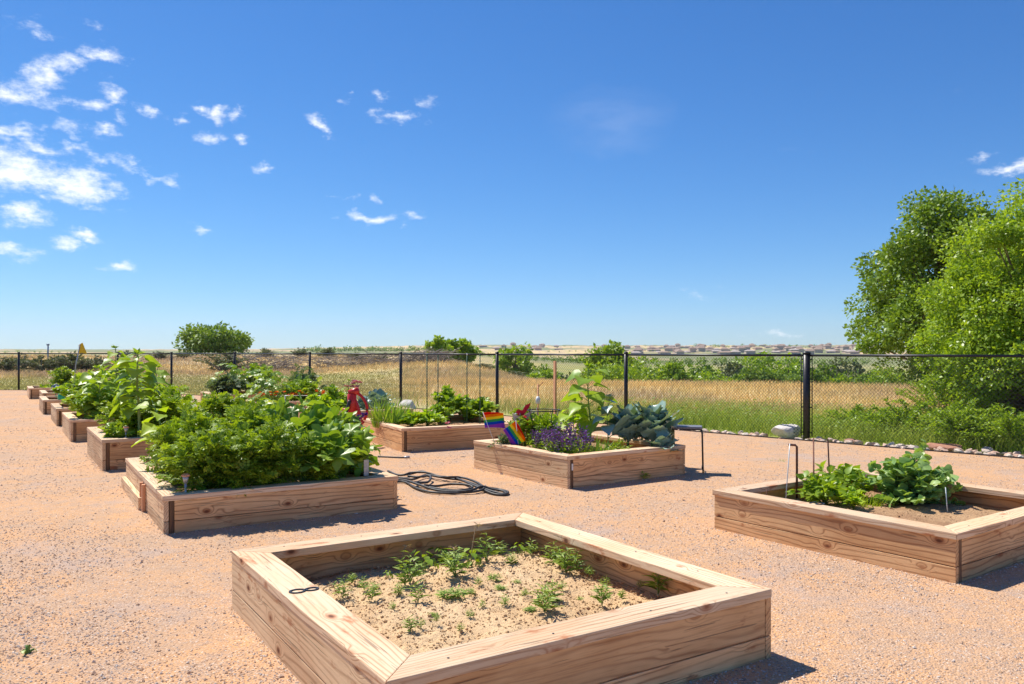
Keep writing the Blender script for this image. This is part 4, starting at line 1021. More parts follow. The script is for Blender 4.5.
for (lx, ly, h, lab) in ((.5, .7, .8, 'bushy plant at the left of the fourth left bed'), (.9, .8, .95, 'bushy plant at the front of the fourth left bed'), (1.5, 1.3, 1.0, 'bushy plant at the right of the fourth left bed'), (.7, 1.6, .8, 'bushy plant at the back of the fourth left bed')):
    gl, gs = bush(r, .5, .5, h, 24, 24, T_OV, .13, .008); plant('bean_plant', lab, 'bean plant', bp('S', lx, ly), 'sun', gl, gs, 'bushy plants in the fourth left bed')
for (lx, ly, h, lab) in ((1.3, .8, .8, 'leafy plant in the fifth left bed'), (1.2, 1.6, .8, 'leafy plant at the back of the fifth left bed')):
    gl, gs = bush(r, .5, .5, h, 22, 20, T_OV, .14, .008); plant('bean_plant', lab, 'bean plant', bp('T', lx, ly), 'bean', gl, gs)
gl, gs = bush(r, .5, .5, .75, 22, 22, T_OV, .14, .008); plant('bean_plant', 'leafy plant in the sixth left bed behind the blue can', 'bean plant', bp('U', 1.3, 1.0), 'bean', gl, gs)
gl, gs = bush(r, .55, .5, .75, 26, 26, T_OV, .13, .008); plant('pepper_plant', 'green bush in the last left bed by the fence', 'plant', bp('V', .95, .9), 'tom', gl, gs)
gl, gs = bush(r, .4, .3, .25, 14, 16, T_OV, .12, .008); plant('pepper_plant', 'low dark green plant along the front of the last left bed', 'plant', bp('V', .6, .4), 'tom', gl, gs)

# middle row, far beds
for (lx, ly, rx, h, m_, lab, tm_, sz) in ((.5, .6, .55, .62, 'squash', 'squash plant at the front left of the marigold bed', T_SQ, .17), (1.4, .8, .6, .60, 'bean', 'bushy plant at the right of the marigold bed', None, .12), (.7, 1.5, .6, .82, 'squash', 'tall squash plant at the back left of the marigold bed', T_SQ, .17), (1.5, 1.6, .55, .8, 'sage', 'grey green tomato at the back right of the marigold bed', None, .12)):
    gl, gs = squash_geo(r, rx, rx, h, 24, sz) if tm_ else bush(r, rx, rx, h, 26, 26, T_PIN, sz * 1.4, .007)
    plant('vegetable_plant', lab, 'plant', bp('E', lx, ly), m_, gl, gs, 'plants filling the marigold bed', stemmat='stempale')
for k, (lx, lab) in enumerate(((.15, 'leftmost'), (.45, 'second from left'), (.8, 'middle'), (1.15, 'second from right'), (1.6, 'rightmost'))):
    gl, gs = bush(r, .2, .2, .26, 10, 14, T_S, .07, .004); t = plant('marigold', 'orange marigold, ' + lab + ' of those along the front of the marigold bed', 'marigold', bp('E', lx, .28), 'bean', gl, gs, 'orange marigolds')
    gm = G(); flower_heads(gm, r, [np.array([r.uniform(-.18, .18), r.uniform(-.18, .1), r.uniform(.22, .32)]) for _ in range(6)], .055, 20); gm.build('blossom', M['orange'], t)
for (lx, ly, rx, h, m_, lab, sq) in ((.45, .7, .5, .55, 'sage', 'grey green bush at the left of the farthest middle bed', 0), (1.2, .8, .6, .78, 'squash', 'squash plant in the front of the farthest middle bed', 1), (.8, 1.6, .55, .9, 'squash', 'tallest leafy plant in the farthest middle bed', 1), (1.6, 1.6, .5, .8, 'bean', 'leafy plant at the right of the farthest middle bed', 0)):
    gl, gs = squash_geo(r, rx, rx, h, 24, .19) if sq else bush(r, rx, rx, h, 30, 34, T_PIN, .17, .007)
    plant('vegetable_plant', lab, 'plant', bp('F', lx, ly), m_, gl, gs, 'plants in the farthest middle bed', stemmat='stempale')
# bed D (cabbages, pink flowers)
for (lx, ly, m_, sz, lab) in ((1.6, .55, 'kale', .42, 'blue green cabbage at the right of the pump bed'), (1.75, 1.2, 'kale', .40, 'blue green cabbage further back in the pump bed'), (1.2, .5, 'kale', .33, 'pale cabbage in the front of the pump bed')):
    gl, gs = kale_geo(r, 20, sz); plant('cabbage_plant', lab, 'cabbage', bp('D', lx, ly), m_, gl, gs, 'cabbages behind the red pump')
for (lx, ly, m_, h, lab) in ((.35, .5, 'lime', .45, 'lime green leafy plant at the left of the pump bed'), (.75, .9, 'bean', .55, 'green bushy plant in the middle of the pump bed')):
    gl, gs = bush(r, .42, .42, h, 20, 22, T_OV, .12, .006); plant('lettuce_plant', lab, 'plant', bp('D', lx, ly), m_, gl, gs)
gl, gs = sunflower_geo(r, .66, 10, .17); t = plant('flowering_plant', 'upright plant with pink and purple blooms behind the red pump', 'flower', bp('D', 1.0, .8), 'sun', gl, gs)
gm = G(); flower_heads(gm, r, [np.array([.08 * r.randn() + .1, .08 * r.randn(), r.uniform(.5, .66)]) for _ in range(8)], .07, 16); gm.build('blossom', M['pink'], t)
# bed C: chives, lettuce, beans, four green stakes
gl = blades_geo(r, 240, .48, .22, .45, .55); t = plant('chive_clump', 'tall grassy chive clump at the left end of the chive bed', 'chives', P(386, 427, .27), 'grass', gl, None)
gl = blades_geo(r, 130, .36, .16, .5, .55); t = plant('chive_clump', 'shorter loose chive clump right of the tall one', 'chives', P(402, 425, .27) + [0, .2, 0], 'grass', gl, None)
for (px, py, rr_, h, m_, lab) in ((412, 427, .26, .22, 'lime', 'low bright lettuce right of the chives'), (428, 425.5, .30, .26, 'lime', 'bright lettuce in the middle of the chive bed'), (441, 423, .28, .32, 'bean', 'leafy plant left of the bean plants in the chive bed')):
    gl, gs = bush(r, rr_, rr_, h, 18, 24, T_OV, .09, .005); plant('lettuce_plant', lab, 'lettuce', P(px, py, .27), m_, gl, gs, 'lettuces in the chive bed')
for (px, py, rr_, h, lab) in ((450, 420, .36, .66, 'bean plant climbing highest between the green stakes'), (466, 421, .36, .50, 'bean plant at the right of the chive bed'), (481, 421, .3, .42, 'low bean plant at the right end of the chive bed')):
    gl, gs = bush(r, rr_, rr_, h, 22, 22, T_OV, .11, .006); plant('bean_plant', lab, 'bean plant', P(px, py, .27), 'bean', gl, gs, 'bean plants in the chive bed')
gm = G(); flower_heads(gm, r, [np.array([0, 0, 0]), np.array([-.02, 0, .07])], .045, 16); tag(gm.build('pinwheel_flower', M['pink'], loc=P(449, 428, .4)), 'small pale violet bloom at the front rim of the chive bed', 'flower')
GP = 'slim green stakes in the chive bed'
for (px, yt, Y, lab) in ((427, 356, 13.6, 'leftmost slim green stake of the chive bed'), (438, 357, 14.2, 'second slim green stake from the left in the chive bed'), (467, 355, 14.2, 'third slim green stake, with a pale cap'), (480, 356, 13.3, 'rightmost slim green stake of the chive bed')):
    X_ = (px - 512) / F * Y; zt = H - (yt - HOR) / F * Y; gq = G(); tube(gq, [[0, 0, -.05], [0, 0, zt - .27]], .0095, 6); t = thing('plant_stake', lab, 'plant stake', (X_, Y, .27), 0, GP); gq.build('pole', M['green_pole'], t)
    gq = G(); tube(gq, [[0, 0, zt - .27], [0, 0, zt - .24]], .012, 6); gq.build('cap', M['white' if px == 467 else 'green_pole'], t)

# ------------------------------------------------------------------ bed M
mb = lambda px, Y, z=.26: np.array([(px - 512) / F * Y, Y, z])
t = thing('wooden_stake', 'tall flat wooden stake standing in the flag bed', 'stake', mb(555, 10.9), .2); h_ = H - (361 - HOR) / F * 10.9 - .26
bevelbox('post', (h_ + .1, .10, .022), M['stake'], t, (0, 0, h_ / 2 - .05), (0, PI / 2, 0), .003)
t = thing('garden_stake', 'thin wooden stick holding a small white jar, left of the tall wooden stake', 'stake', mb(538, 11.0), 0)
gq = G(); tube(gq, [[0, 0, -.05], [0, 0, .83]], .012, 6); gq.build('stick', M['stake'], t); gq = G(); tube(gq, [[0, -.02, .56], [0, -.02, .62], [0, -.02, .66]], [.032, .035, .02], 10); gq.build('jar', M['white'], t)
gq = G(); tube(gq, [[0, 0, .78], [.07, 0, .86]], .006, 5); gq.build('hook', M['stake'], t)
gq = G(); pc = mb(544, 10.3, .26)
for zz in (.08, .32, .52):
    w = .10 + zz * .22; gq_pts = [[w * math.cos(a), w * math.sin(a), zz] for a in np.linspace(0, 2 * PI, 17)]; tube(gq, gq_pts, .007, 5)
for a in (.4, 2.0, 3.6, 5.2): tube(gq, [[.06 * math.cos(a), .06 * math.sin(a), -.05], [.215 * math.cos(a), .215 * math.sin(a), .54]], .006, 5)
tag(gq.build('tomato_cage', M['blackmetal'], loc=pc), 'black wire tomato cage round the red flowering plant in the flag bed', 'tomato cage')
gl, gs = bush(r, .26, .26, .5, 16, 18, T_PIN, .13, .005); t = plant('tomato_plant', 'tomato plant with red fruit inside the black wire cage', 'tomato plant', pc, 'bean', gl, gs)
def balls(r_, pts, rad_): 
    gb = G()
    for p in pts:
        bm = bmesh.new(); bmesh.ops.create_icosphere(bm, subdivisions=2, radius=rad_ * r_.uniform(.8, 1.15)); Vb = np.array([v.co[:] for v in bm.verts]) + p; Fb = np.array([[v.index for v in f.verts] for f in bm.faces]); bm.free(); gb.add(Vb, Fb)
    return gb
balls(r, [np.array([.12, -.15, .22]), np.array([.08, -.18, .18]), np.array([.17, -.12, .17]), np.array([-.03, -.2, .2]), np.array([.2, -.1, .25])], .032).build('tomato', M['redflower'], t)
gl, gs = bush(r, .22, .22, .52, 14, 16, T_PIN, .12, .005); t = plant('flowering_plant', 'leafy plant with a red flower cluster left of the wire cage', 'flower', mb(524, 10.5), 'bean', gl, gs)
gm = G(); flower_heads(gm, r, [np.array([.03, -.2, .38]), np.array([.06, -.2, .33]), np.array([.0, -.18, .42])], .05, 18); gm.build('blossom', M['redflower'], t)
gm = G(); flower_heads(gm, r, [np.array([r.uniform(-.2, .2), r.uniform(-.2, .1), r.uniform(.2, .5)]) for _ in range(7)], .03, 12); gm.build('white_blossom', M['white'], t)
gl, gs = bush(r, .17, .15, .2, 12, 18, T_S, .06, .004); plant('flowering_plant', 'low light green plant by the left corner of the flag bed', 'plant', mb(503, 10.2, .28), 'sage', gl, gs)
t = thing('wooden_planter', 'small brown wooden box at the left inside of the flag bed', 'planter box', mb(510, 10.12, .27), .6)
bevelbox('front_board', (.26, .015, .09), M['end'], t, (0, -.06, .05)); bevelbox('back_board', (.26, .015, .09), M['end'], t, (0, .06, .05)); bevelbox('end_board', (.015, .105, .09), M['end'], t, (-.122, 0, .05)); bevelbox('end_board', (.015, .105, .09), M['end'], t, (.122, 0, .05))
# salvia
gl = G(); gp_ = G(); gs = G(); n = 95
for m in range(n):
    a = r.uniform(0, 6.28); q = .30 * math.sqrt(r.rand()); b = np.array([q * .7 * math.cos(a) * 1.2, q * .6 * math.sin(a), 0]); hh = r.uniform(.26, .46) * (1 - .5 * q); tip = b * 1.35 + [.03 * r.randn(), .03 * r.randn(), hh]
    tube(gs, [b, (b + tip) / 2 + [0, 0, .02], tip], [.003, .0025, .002], 4, cap=False)
    k_ = 20; tt = r.uniform(.42, 1, (k_, 1)); pp = b + (tip - b) * tt; put_leaves(gp_, T_DIA, pp, rdir(r, k_, .0, .8), rdir(r, k_, 0, 1), .026 * r.uniform(.7, 1.2, k_))
    pp = b + (tip - b) * r.uniform(.05, .6, (10, 1)); put_leaves(gl, T_LANCE, pp, rdir(r, 10, -.1, .7), rdir(r, 10, .3, 1), .08)
t = thing('salvia_plant', 'dense purple salvia in the near corner of the flag bed', 'salvia', mb(567, 9.55), A(35)); gl.build('foliage', M['bean'], t); gp_.build('flower_spikes', M['purple'], t); gs.build('stem', M['stem'], t)
t2 = copy_tree(t); t2.location = mb(548, 9.9); t2.rotation_euler = (0, 0, 2.2); t2.scale = (.8, .8, .8); t2['label'] = 'smaller purple salvia left of the dense one'; 
# young sunflowers
gl, gs = sunflower_geo(r, 1.06, 20, .30, (-.03, 0), .013, .2); plant('sunflower_plant', 'young sunflower with broad leaves in the middle of the flag bed', 'sunflower', mb(590, 10.5), 'sun', gl, gs, 'young sunflowers in the flag bed')
gl, gs = sunflower_geo(r, .70, 10, .19, (.03, 0), .009, .25); plant('sunflower_plant', 'shorter sunflower right of the tall one in the flag bed', 'sunflower', mb(607, 10.2), 'kale', gl, gs, 'young sunflowers in the flag bed')
gl, gs = sunflower_geo(r, .52, 10, .24, (.0, 0), .01, .2); plant('sunflower_plant', 'low sunflower with wide bright leaves behind the salvia', 'sunflower', mb(574, 10.6), 'lime', gl, gs, 'young sunflowers in the flag bed')
gl = blades_geo(r, 90, .24, .16, .5, .8); plant('chive_clump', 'small clump of onion tops between salvia and broccoli', 'chives', mb(598, 9.75), 'grass', gl, None)
gl, gs = bush(r, .18, .15, .2, 12, 12, T_LANCE, .1, .003); plant('herb_plant', 'low dark herb at the front rim beside the salvia', 'herb', mb(615, 9.75), 'tom', gl, gs)
for (px, Y, sz, n, lab) in ((628, 10.3, .52, 20, 'broccoli plant with upright blue green leaves, left one'), (652, 10.2, .56, 22, 'biggest broccoli plant with pale blue leaves at the right end of the flag bed'), (642, 10.75, .50, 18, 'broccoli plant behind the two front ones')):
    gl, gs = kale_geo(r, n, sz, .42); plant('broccoli_plant', lab, 'broccoli', mb(px, Y), 'kale', gl, gs, 'broccoli plants in the flag bed')
gl, gs = kale_geo(r, 12, .28, .9); plant('broccoli_plant', 'small broccoli seedling at the foot of the big one', 'broccoli', mb(664, 9.9), 'kale', gl, gs, 'broccoli plants in the flag bed')
gl, gs = bush(r, .12, .10, .11, 12, 14, T_LANCE, .06, .003); plant('weed_tuft', 'small green weed on the gravel in front of the flag bed', 'weed', P(640, 479) , 'tom', gl, gs)

# flags: rainbow stripes are real cloth colours
STR = [(.75, .02, .01), (.85, .27, .01), (.85, .68, .03), (.06, .42, .12), (.02, .10, .55), (.35, .08, .50)]
def flagmat(name, cols):
    m, nt, out = newmat(name); g_ = N(nt); uv = g_.n('TexCoord').outputs['Object']; sp = g_.n('SeparateXYZ', ins={0: uv})
    st = []; 
    for q, c in enumerate(cols): st.append((q / len(cols), c))
    rp = nt.nodes.new('ShaderNodeValToRGB'); rp.color_ramp.interpolation = 'CONSTANT'
    while len(rp.color_ramp.elements) < len(st): rp.color_ramp.elements.new(.5)
    for e, (p_, c) in zip(rp.color_ramp.elements, st): e.position = p_; e.color = (*c, 1)
    f_ = g_.math('MULTIPLY', g_.math('SUBTRACT', 0, sp.outputs[2]), 1 / .20); nt.links.new(f_, rp.inputs[0])
    d_ = g_.n('BsdfDiffuse', ins={'Color': rp.outputs[0]}); t_ = g_.n('BsdfTranslucent', ins={'Color': rp.outputs[0]}); mx = g_.n('MixShader', ins={0: .4, 1: d_.outputs[0], 2: t_.outputs[0]})
    nt.links.new(mx.outputs[0], out.inputs[0]); return m
M['rainbow'] = flagmat('rainbow_cloth', STR)
def flag(loc, pole_dir, pole_len, mat, roll, lab, w=.28, h=.20, side=1, back=None, group='small flags on sticks'):
    t = thing('garden_flag', lab, 'flag', loc, 0, group); d = unit(np.array(pole_dir, float)); gq = G(); tube(gq, [[0, 0, 0], list(d * pole_len)], .0045, 6); gq.build('flag_stick', M['white'], t)
    n, m_ = 12, 8; V_ = []
    for a in range(n):
        for b in range(m_):
            u, v_ = a / (n - 1), b / (m_ - 1); V_.append([side * (u * w), .025 * math.sin(u * 7 + v_ * 2) * u, -v_ * h - .04 * u * u])
    Fq_ = np.array([[a * m_ + b, (a + 1) * m_ + b, (a + 1) * m_ + b + 1, a * m_ + b + 1] for a in range(n - 1) for b in range(m_ - 1)])
    # cloth thickness
    V_ = np.array(V_); me = mkmesh(np.vstack([V_, V_ + [0, .0015, 0]]), [np.vstack([Fq_, Fq_[:, ::-1] + len(V_)])], M[mat])
    o = link('flag_cloth', me, t, tuple(d * pole_len * .98), (0, roll, 0)); return t
flag(mb(497, 10.35, .27), (-.38, 0, 1), .52, 'rainbow', -.22 + .1, 'rainbow flag leaning left above the left end of the flag bed', w=.26, h=.2)
flag(mb(519, 10.1, .27), (-.10, 0, 1), .40, 'rainbow', .95, 'rainbow flag drooping steeply in front of the red cloth ornament', w=.27, h=.2)
# red and pale ornament beside the flags
t = thing('cloth_ornament', 'red and pale pink cloth pinwheel behind the drooping rainbow flag', 'ornament', mb(520, 10.4, .37), 0)
gq = G(); tube(gq, [[0, 0, 0], [0, 0, .36]], .005, 6); gq.build('stick', M['white'], t)
def blade_obj(name, pts, mat, y=0):
    bm = bmesh.new(); v = [bm.verts.new((p[0], y + p[2] if len(p) > 2 else y, p[1])) for p in pts]; f = bm.faces.new(v); e = bmesh.ops.extrude_face_region(bm, geom=[f])
    for q in e['geom']:
        if isinstance(q, bmesh.types.BMVert): q.co.y += .004
    bmesh.ops.recalc_face_normals(bm, faces=bm.faces[:]); me = bpy.data.meshes.new(name); bm.to_mesh(me); bm.free(); me.materials.append(M[mat]); link(name, me, t)
blade_obj('red_vane', [(-.06, .37), (-.03, .42), (.03, .40), (.07, .47), (.14, .50), (.12, .44), (.05, .34), (0, .32)], 'redcloth')
blade_obj('pale_vane', [(-.10, .36), (0, .32), (.06, .34), (.02, .22), (-.03, .14), (-.07, .22)], 'pinkcloth', .01)
blade_obj('pale_vane', [(.03, .33), (.10, .36), (.16, .42), (.13, .30), (.07, .26)], 'pinkcloth', .02)
# number tag on the corner of bed M
bM = BEDS['M']['root']
bevelbox('number_tag', (.022, .004, .075), M['white'], bM, (-.95 + .07, -.985 + .0, .24), (0, 0, 0), .001)

# kneeler stool
q = P(694, 474); t = thing('garden_kneeler', 'black framed stool with a grey seat beside the right end of the flag bed', 'stool', (q[0] - .05, q[1] + .22, 0), A(-13))
SH = .57
bevelbox('seat', (.40, .26, .03), M['seat'], t, (0, 0, SH), (0, 0, 0), .01)
def ubend(x0, yy):
    return [[x0 * 1.05, -yy, 0], [x0, -yy, SH - .09], [x0 * .97, -yy, SH - .045], [x0 * .86, -yy, SH - .02], [0, -yy, SH - .02], [-x0 * .86, -yy, SH - .02], [-x0 * .97, -yy, SH - .045], [-x0, -yy, SH - .09], [-x0, -yy, 0]]
for yy in (-.1, .1):
    gq = G(); tube(gq, ubend(.2, yy), .011, 8); gq.build('leg_frame', M['blackmetal'], t)
gq = G(); tube(gq, [[-.2, -.1, .13], [-.2, .1, .13]], .009, 6); tube(gq, [[.2, -.1, .06], [.2, .1, .06]], .009, 6); gq.build('crossbar', M['blackmetal'], t)
bevelbox('kneeling_pad', (.035, .24, .22), M['khaki'], t, (-.165, 0, SH - .16), (0, 0, 0), .01)

# ------------------------------------------------------------------ bed R
gl, gs = bush(r, .30, .26, .26, 20, 14, T_OV, .085, .005); plant('bean_plant', 'bean plant at the left of the right bed, dark green front clump', 'bean plant', bp('R', .95, 1.60), 'bean', gl, gs, 'bean plants in the right bed')
gl, gs = bush(r, .32, .30, .34, 22, 14, T_OV, .09, .005); plant('bean_plant', 'bean plant behind the front clump at the left of the right bed', 'bean plant', bp('R', 1.38, 1.70), 'bean', gl, gs, 'bean plants in the right bed')
gl, gs = bush(r, .16, .16, .16, 12, 10, T_OV, .07, .004); plant('bean_plant', 'small lime bean seedling by the near rim of the right bed', 'bean plant', bp('R', .95, 1.32), 'lime', gl, gs, 'bean plants in the right bed')
gl, gs = bush(r, .44, .38, .46, 70, 13, T_CU, .060, .005, .05, .45); plant('cucumber_plant', 'dense cucumber mound with pale leaves in the right bed', 'cucumber plant', P(917, 509, .14) + [0, .12, 0], 'cuke', gl, gs)
gl, gs = bush(r, .1, .1, .56, 4, 7, T_CU, .05, .004); plant('cucumber_plant', 'single cucumber shoot rising above the mound', 'cucumber plant', P(938, 503, .14) + [0, .25, 0], 'cuke', gl, gs)
gl = blades_geo(r, 200, .15, .17, .9, .9); plant('carrot_clump', 'bright feathery carrot tops between the two mounds of the right bed', 'carrots', P(857, 508, .14), 'lime', gl, None)
q = bp('R', .95, 1.88); gq = G(); tube(gq, [[0, 0, -.05], [0, 0, .49], [-.015, 0, .505], [-.075, 0, .51]], .011, 8); tag(gq.build('rusty_hook', M['rust'], loc=q), 'rusty bent rod standing at the left end of the right bed', 'rod')
q = bp('R', 1.30, 1.86); gq = G(); tube(gq, [[-.07, 0, -.03], [-.075, 0, .55], [.06, 0, .54], [.085, 0, -.03]], .007, 6); tag(gq.build('wire_hoop', M['rust'], loc=q), 'thin upright rusty wire hoop behind the bean plants', 'wire hoop')
q = bp('R', .58, 1.74); gq = G(); tube(gq, [[0, 0, -.02], [.06, .05, .55]], .0042, 6); tag(gq.build('plastic_rod', M['clear'], loc=q), 'thin whitish leaning rod left of the rusty rod', 'rod')
q = bp('R', .42, 1.80); t = thing('plant_marker', 'orange plant marker at the left corner of the right bed', 'plant marker', q, .3); bevelbox('tag', (.03, .004, .12), M['orangep'], t, (0, 0, .05), (0, .2, 0), .001); gq = G(); tube(gq, [[-.01, 0, -.03], [-.01, 0, .17]], .003, 5); gq.build('stick', M['rust'], t)
q = P(948, 516, .14); gq = G(); tube(gq, [[0, 0, -.02], [-.01, .02, .24]], .004, 6); tag(gq.build('plastic_rod', M['greenp'] if False else M['clear'], loc=q), 'short pale rod leaning on the front of the cucumber mound', 'rod')
for k, (px, py, s_, lab) in enumerate(((792, 492, .045, 'reddish stone lying left of the bean plants in the right bed'), (848, 500, .04, 'reddish stone beside the carrot tops'), (878, 490, .04, 'brown lump of soil behind the carrot tops'))):
    o = link('soil_stone', rock_mesh(90 + k, M['redrock'], 2, .4), None, P(px, py, .15), (0, 0, k), label=lab, category='stone'); o.scale = (s_, s_ * .8, s_ * .6)

# ------------------------------------------------------------------ numerals on the rims
def text_mesh(txt, size, depth):
    cu = bpy.data.curves.new('t', 'FONT'); cu.body = txt; cu.size = size; cu.extrude = depth; cu.align_x = 'CENTER'; cu.align_y = 'CENTER'; cu.bevel_depth = .0
    o = bpy.data.objects.new('t', cu); COL.objects.link(o); dg = bpy.context.evaluated_depsgraph_get(); me = bpy.data.meshes.new_from_object(o.evaluated_get(dg)); bpy.data.objects.remove(o); return me
def eight():
    gq = G()
    def ring(cx, rx, ry):
        a = np.linspace(0, 2 * PI, 33); inn = np.stack([cx + (rx - .011) * np.cos(a), (ry - .009) * np.sin(a)], 1); out = np.stack([cx + rx * np.cos(a), ry * np.sin(a)], 1)
        for z0 in (0, .005): pass
        V_ = np.vstack([np.c_[inn, np.zeros(33)], np.c_[out, np.zeros(33)], np.c_[inn, np.full(33, .005)], np.c_[out, np.full(33, .005)]]); k_ = np.arange(32)
        Fq_ = np.vstack([np.stack([66 + k_, 99 + k_, 99 + k_ + 1, 66 + k_ + 1], 1), np.stack([33 + k_, 33 + k_ + 1, 99 + k_ + 1, 99 + k_], 1), np.stack([k_ + 1, k_, 66 + k_, 66 + k_ + 1], 1)])
        gq.add(V_, Fq_)
    ring(-.038, .042, .034); ring(.034, .036, .028); return gq
cN = P(305, 590.5, .343); bN = BEDS['N']; rel = cN[:2] - bN['c']
eight().build('house_numeral', M['iron'], bN['root'], smooth=False, loc=(float(rel @ bN['ex']), float(rel @ bN['ey']), .3435), rot=(0, 0, -.06))
bR = BEDS['R']; cR = P(816, 503.6, .335); rel = cR[:2] - bR['c']; me = text_mesh('10', .13, .002); me.materials.append(M['iron'])
link('house_numeral', me, bR['root'], (float(rel @ bR['ex']), float(rel @ bR['ey']), .3385), (0, 0, -PI / 2))
# screw heads on the near caps
for key in ('N', 'R'):
    b = BEDS[key]; rt = b['root']; lv, lu = (2.09, 2.27) if key == 'N' else (2.14, 2.06)
    for sy in (-1, 1):
        for xx in (-.75, -.25, .3, .8):
            gq = G(); tube(gq, [[0, 0, -.004], [0, 0, .0015]], .0055, 8); gq.build('screw_head', M['iron'], rt, loc=(xx, sy * (lu / 2 - .075), b['h']))
    for xx in (-.7, -.2, .35, .8):
        gq = G(); tube(gq, [[0, 0, -.004], [0, 0, .0015]], .0055, 8); gq.build('screw_head', M['iron'], rt, loc=(lv / 2 - .075, xx, b['h']))

# ------------------------------------------------------------------ weeds in the near bed
weeds = [(343,598,.12,0),(372,600,.10,0),(352,584,.07,0),(388,577,.06,1),(410,583,.19,2),(424,570,.18,1),(440,562,.16,1),(455,578,.20,2),(470,566,.17,1),(486,562,.19,2),(500,556,.10,0),(520,554,.12,1),(531,556,.12,0),(553,566,.16,0),(566,574,.17,0),(577,572,.14,0),
 (545,614,.17,2),(552,604,.13,0),(504,606,.07,0),(458,597,.09,3),(444,598,.07,3),(418,603,.12,0),(405,586,.10,0),(602,606,.13,0),(606,590,.08,0),(658,594,.18,2),(410,632,.08,0),(421,628,.05,0),(470,618,.05,0),(494,580,.06,3),(640,588,.05,0),(374,592,.06,0),(432,616,.03,3),(517,584,.04,3),(580,600,.03,3),(446,566,.10,2),(392,610,.05,0),(398,596,.08,0),(472,596,.05,0),(482,608,.05,0),(524,598,.06,0),(530,612,.05,3),(562,590,.06,0),(590,576,.07,0),(622,600,.06,0),(460,632,.05,0),(436,622,.05,0),(500,590,.05,3),(630,574,.06,0),(364,590,.08,0),(512,566,.09,2),(478,586,.06,0)]
wp = []
r = np.random.RandomState(131)
for q in range(6):
    gl = G(); gs = G(); ns = 3 + q % 3
    for s_ in range(ns):
        a = 2 * PI * s_ / ns + r.uniform(-.3, .3); o_ = .0 if s_ == 0 else r.uniform(.3, .75); e = np.array([o_ * .5 * math.cos(a), o_ * .5 * math.sin(a), 1.0 - .4 * o_])
        tube(gs, [[0, 0, 0], e * [.4, .4, .6], e], [.014, .011, .006], 4, cap=False); n = 15
        tt = np.linspace(.15, 1, n)[:, None]; pp = e * np.hstack([tt ** 1.4, tt ** 1.4, tt]); aa = np.arange(n) * 2.4
        d = np.stack([np.cos(aa), np.sin(aa), np.full(n, .45)], 1); put_leaves(gl, T_LANCE, pp, d, unit(rdir(r, n, .5, 1)),   .46 * (1.15 - .6 * tt[:, 0]) * r.uniform(.8, 1.2, n))
    wp.append((gl.mesh([M['weed']]), gs.mesh([M['stem']])))
for q in range(2):
    gl, gs = squash_geo(r, .35, .35, .7, 14, .3, [T_OV]); wp.append((gl.mesh([M['bean']]), gs.mesh([M['stem']])))
for k, (px, py, s_, ty) in enumerate(weeds):
    lab = {0: 'small leafy weed growing in the bare soil of the nearest bed', 1: 'broad leaved weed along the shaded back edge of the nearest bed', 2: 'larger bushy weed with narrow leaves in the nearest bed', 3: 'flat spreading weed in the soil of the nearest bed'}[ty]
    q = P(px, py, .14)
    t = thing('weed', lab, 'weed', q, r.uniform(0, 6), 'weeds in the nearest raised bed'); pr = wp[(6 + k % 2) if ty == 1 else k % 6]
    link('foliage', pr[0], t); link('stem', pr[1], t); s2 = s_ * 1.0; wd = s2 * 1.3 * (.95 if ty != 3 else 1.6); t.scale = (wd, wd, s2 * 1.2 * (.8 if ty != 3 else .5))
# dry stalks
for (px, py, h, dx, lab) in ((470, 570, .30, .05, 'dry brown seed stalk standing by the back board of the nearest bed'), (456, 574, .17, -.02, 'short dry stalk left of the taller one in the nearest bed'), (398, 572, .17, .06, 'bent dry stalk arching over the left rim of the nearest bed'), (330, 592, .2, .12, 'dry wisp leaning over the left rim near the iron 8')):
    q = P(px, py, .11) if px > 390 else bp('N', .2, 1.75 if px > 350 else 1.45, .11); gq = G(); tube(gq, [[0, 0, 0], [dx * .3, 0, h * .5], [dx * .7, 0, h * .9], [dx, 0, h]], [.004, .0035, .003, .002], 5)
    t = thing('dry_stalk', lab, 'dry stalk', q, 0, 'dry stalks in the nearest bed'); gq.build('stem', M['dryleaf'], t)
    gq = G(); n = 12; put_leaves(gq, T_LANCE, np.repeat(np.array([[dx, 0, h]]), n, 0), rdir(r, n, -.9, .4), rdir(r, n), .035); gq.build('seed_head', M['dryleaf'], t)
# a seedling on the gravel at lower left
gl, gs = squash_geo(r, .035, .035, .05, 4, .03, [T_OV]); plant('seedling', 'tiny seedling alone on the gravel at lower left', 'seedling', P(27, 653), 'bean', gl, gs)
gl = blades_geo(r, 40, .05, .14, 1.2, .8); plant('grass_tuft', 'faint tuft of grass on the gravel behind the right bed', 'grass tuft', P(775, 461), 'grass', gl, None)

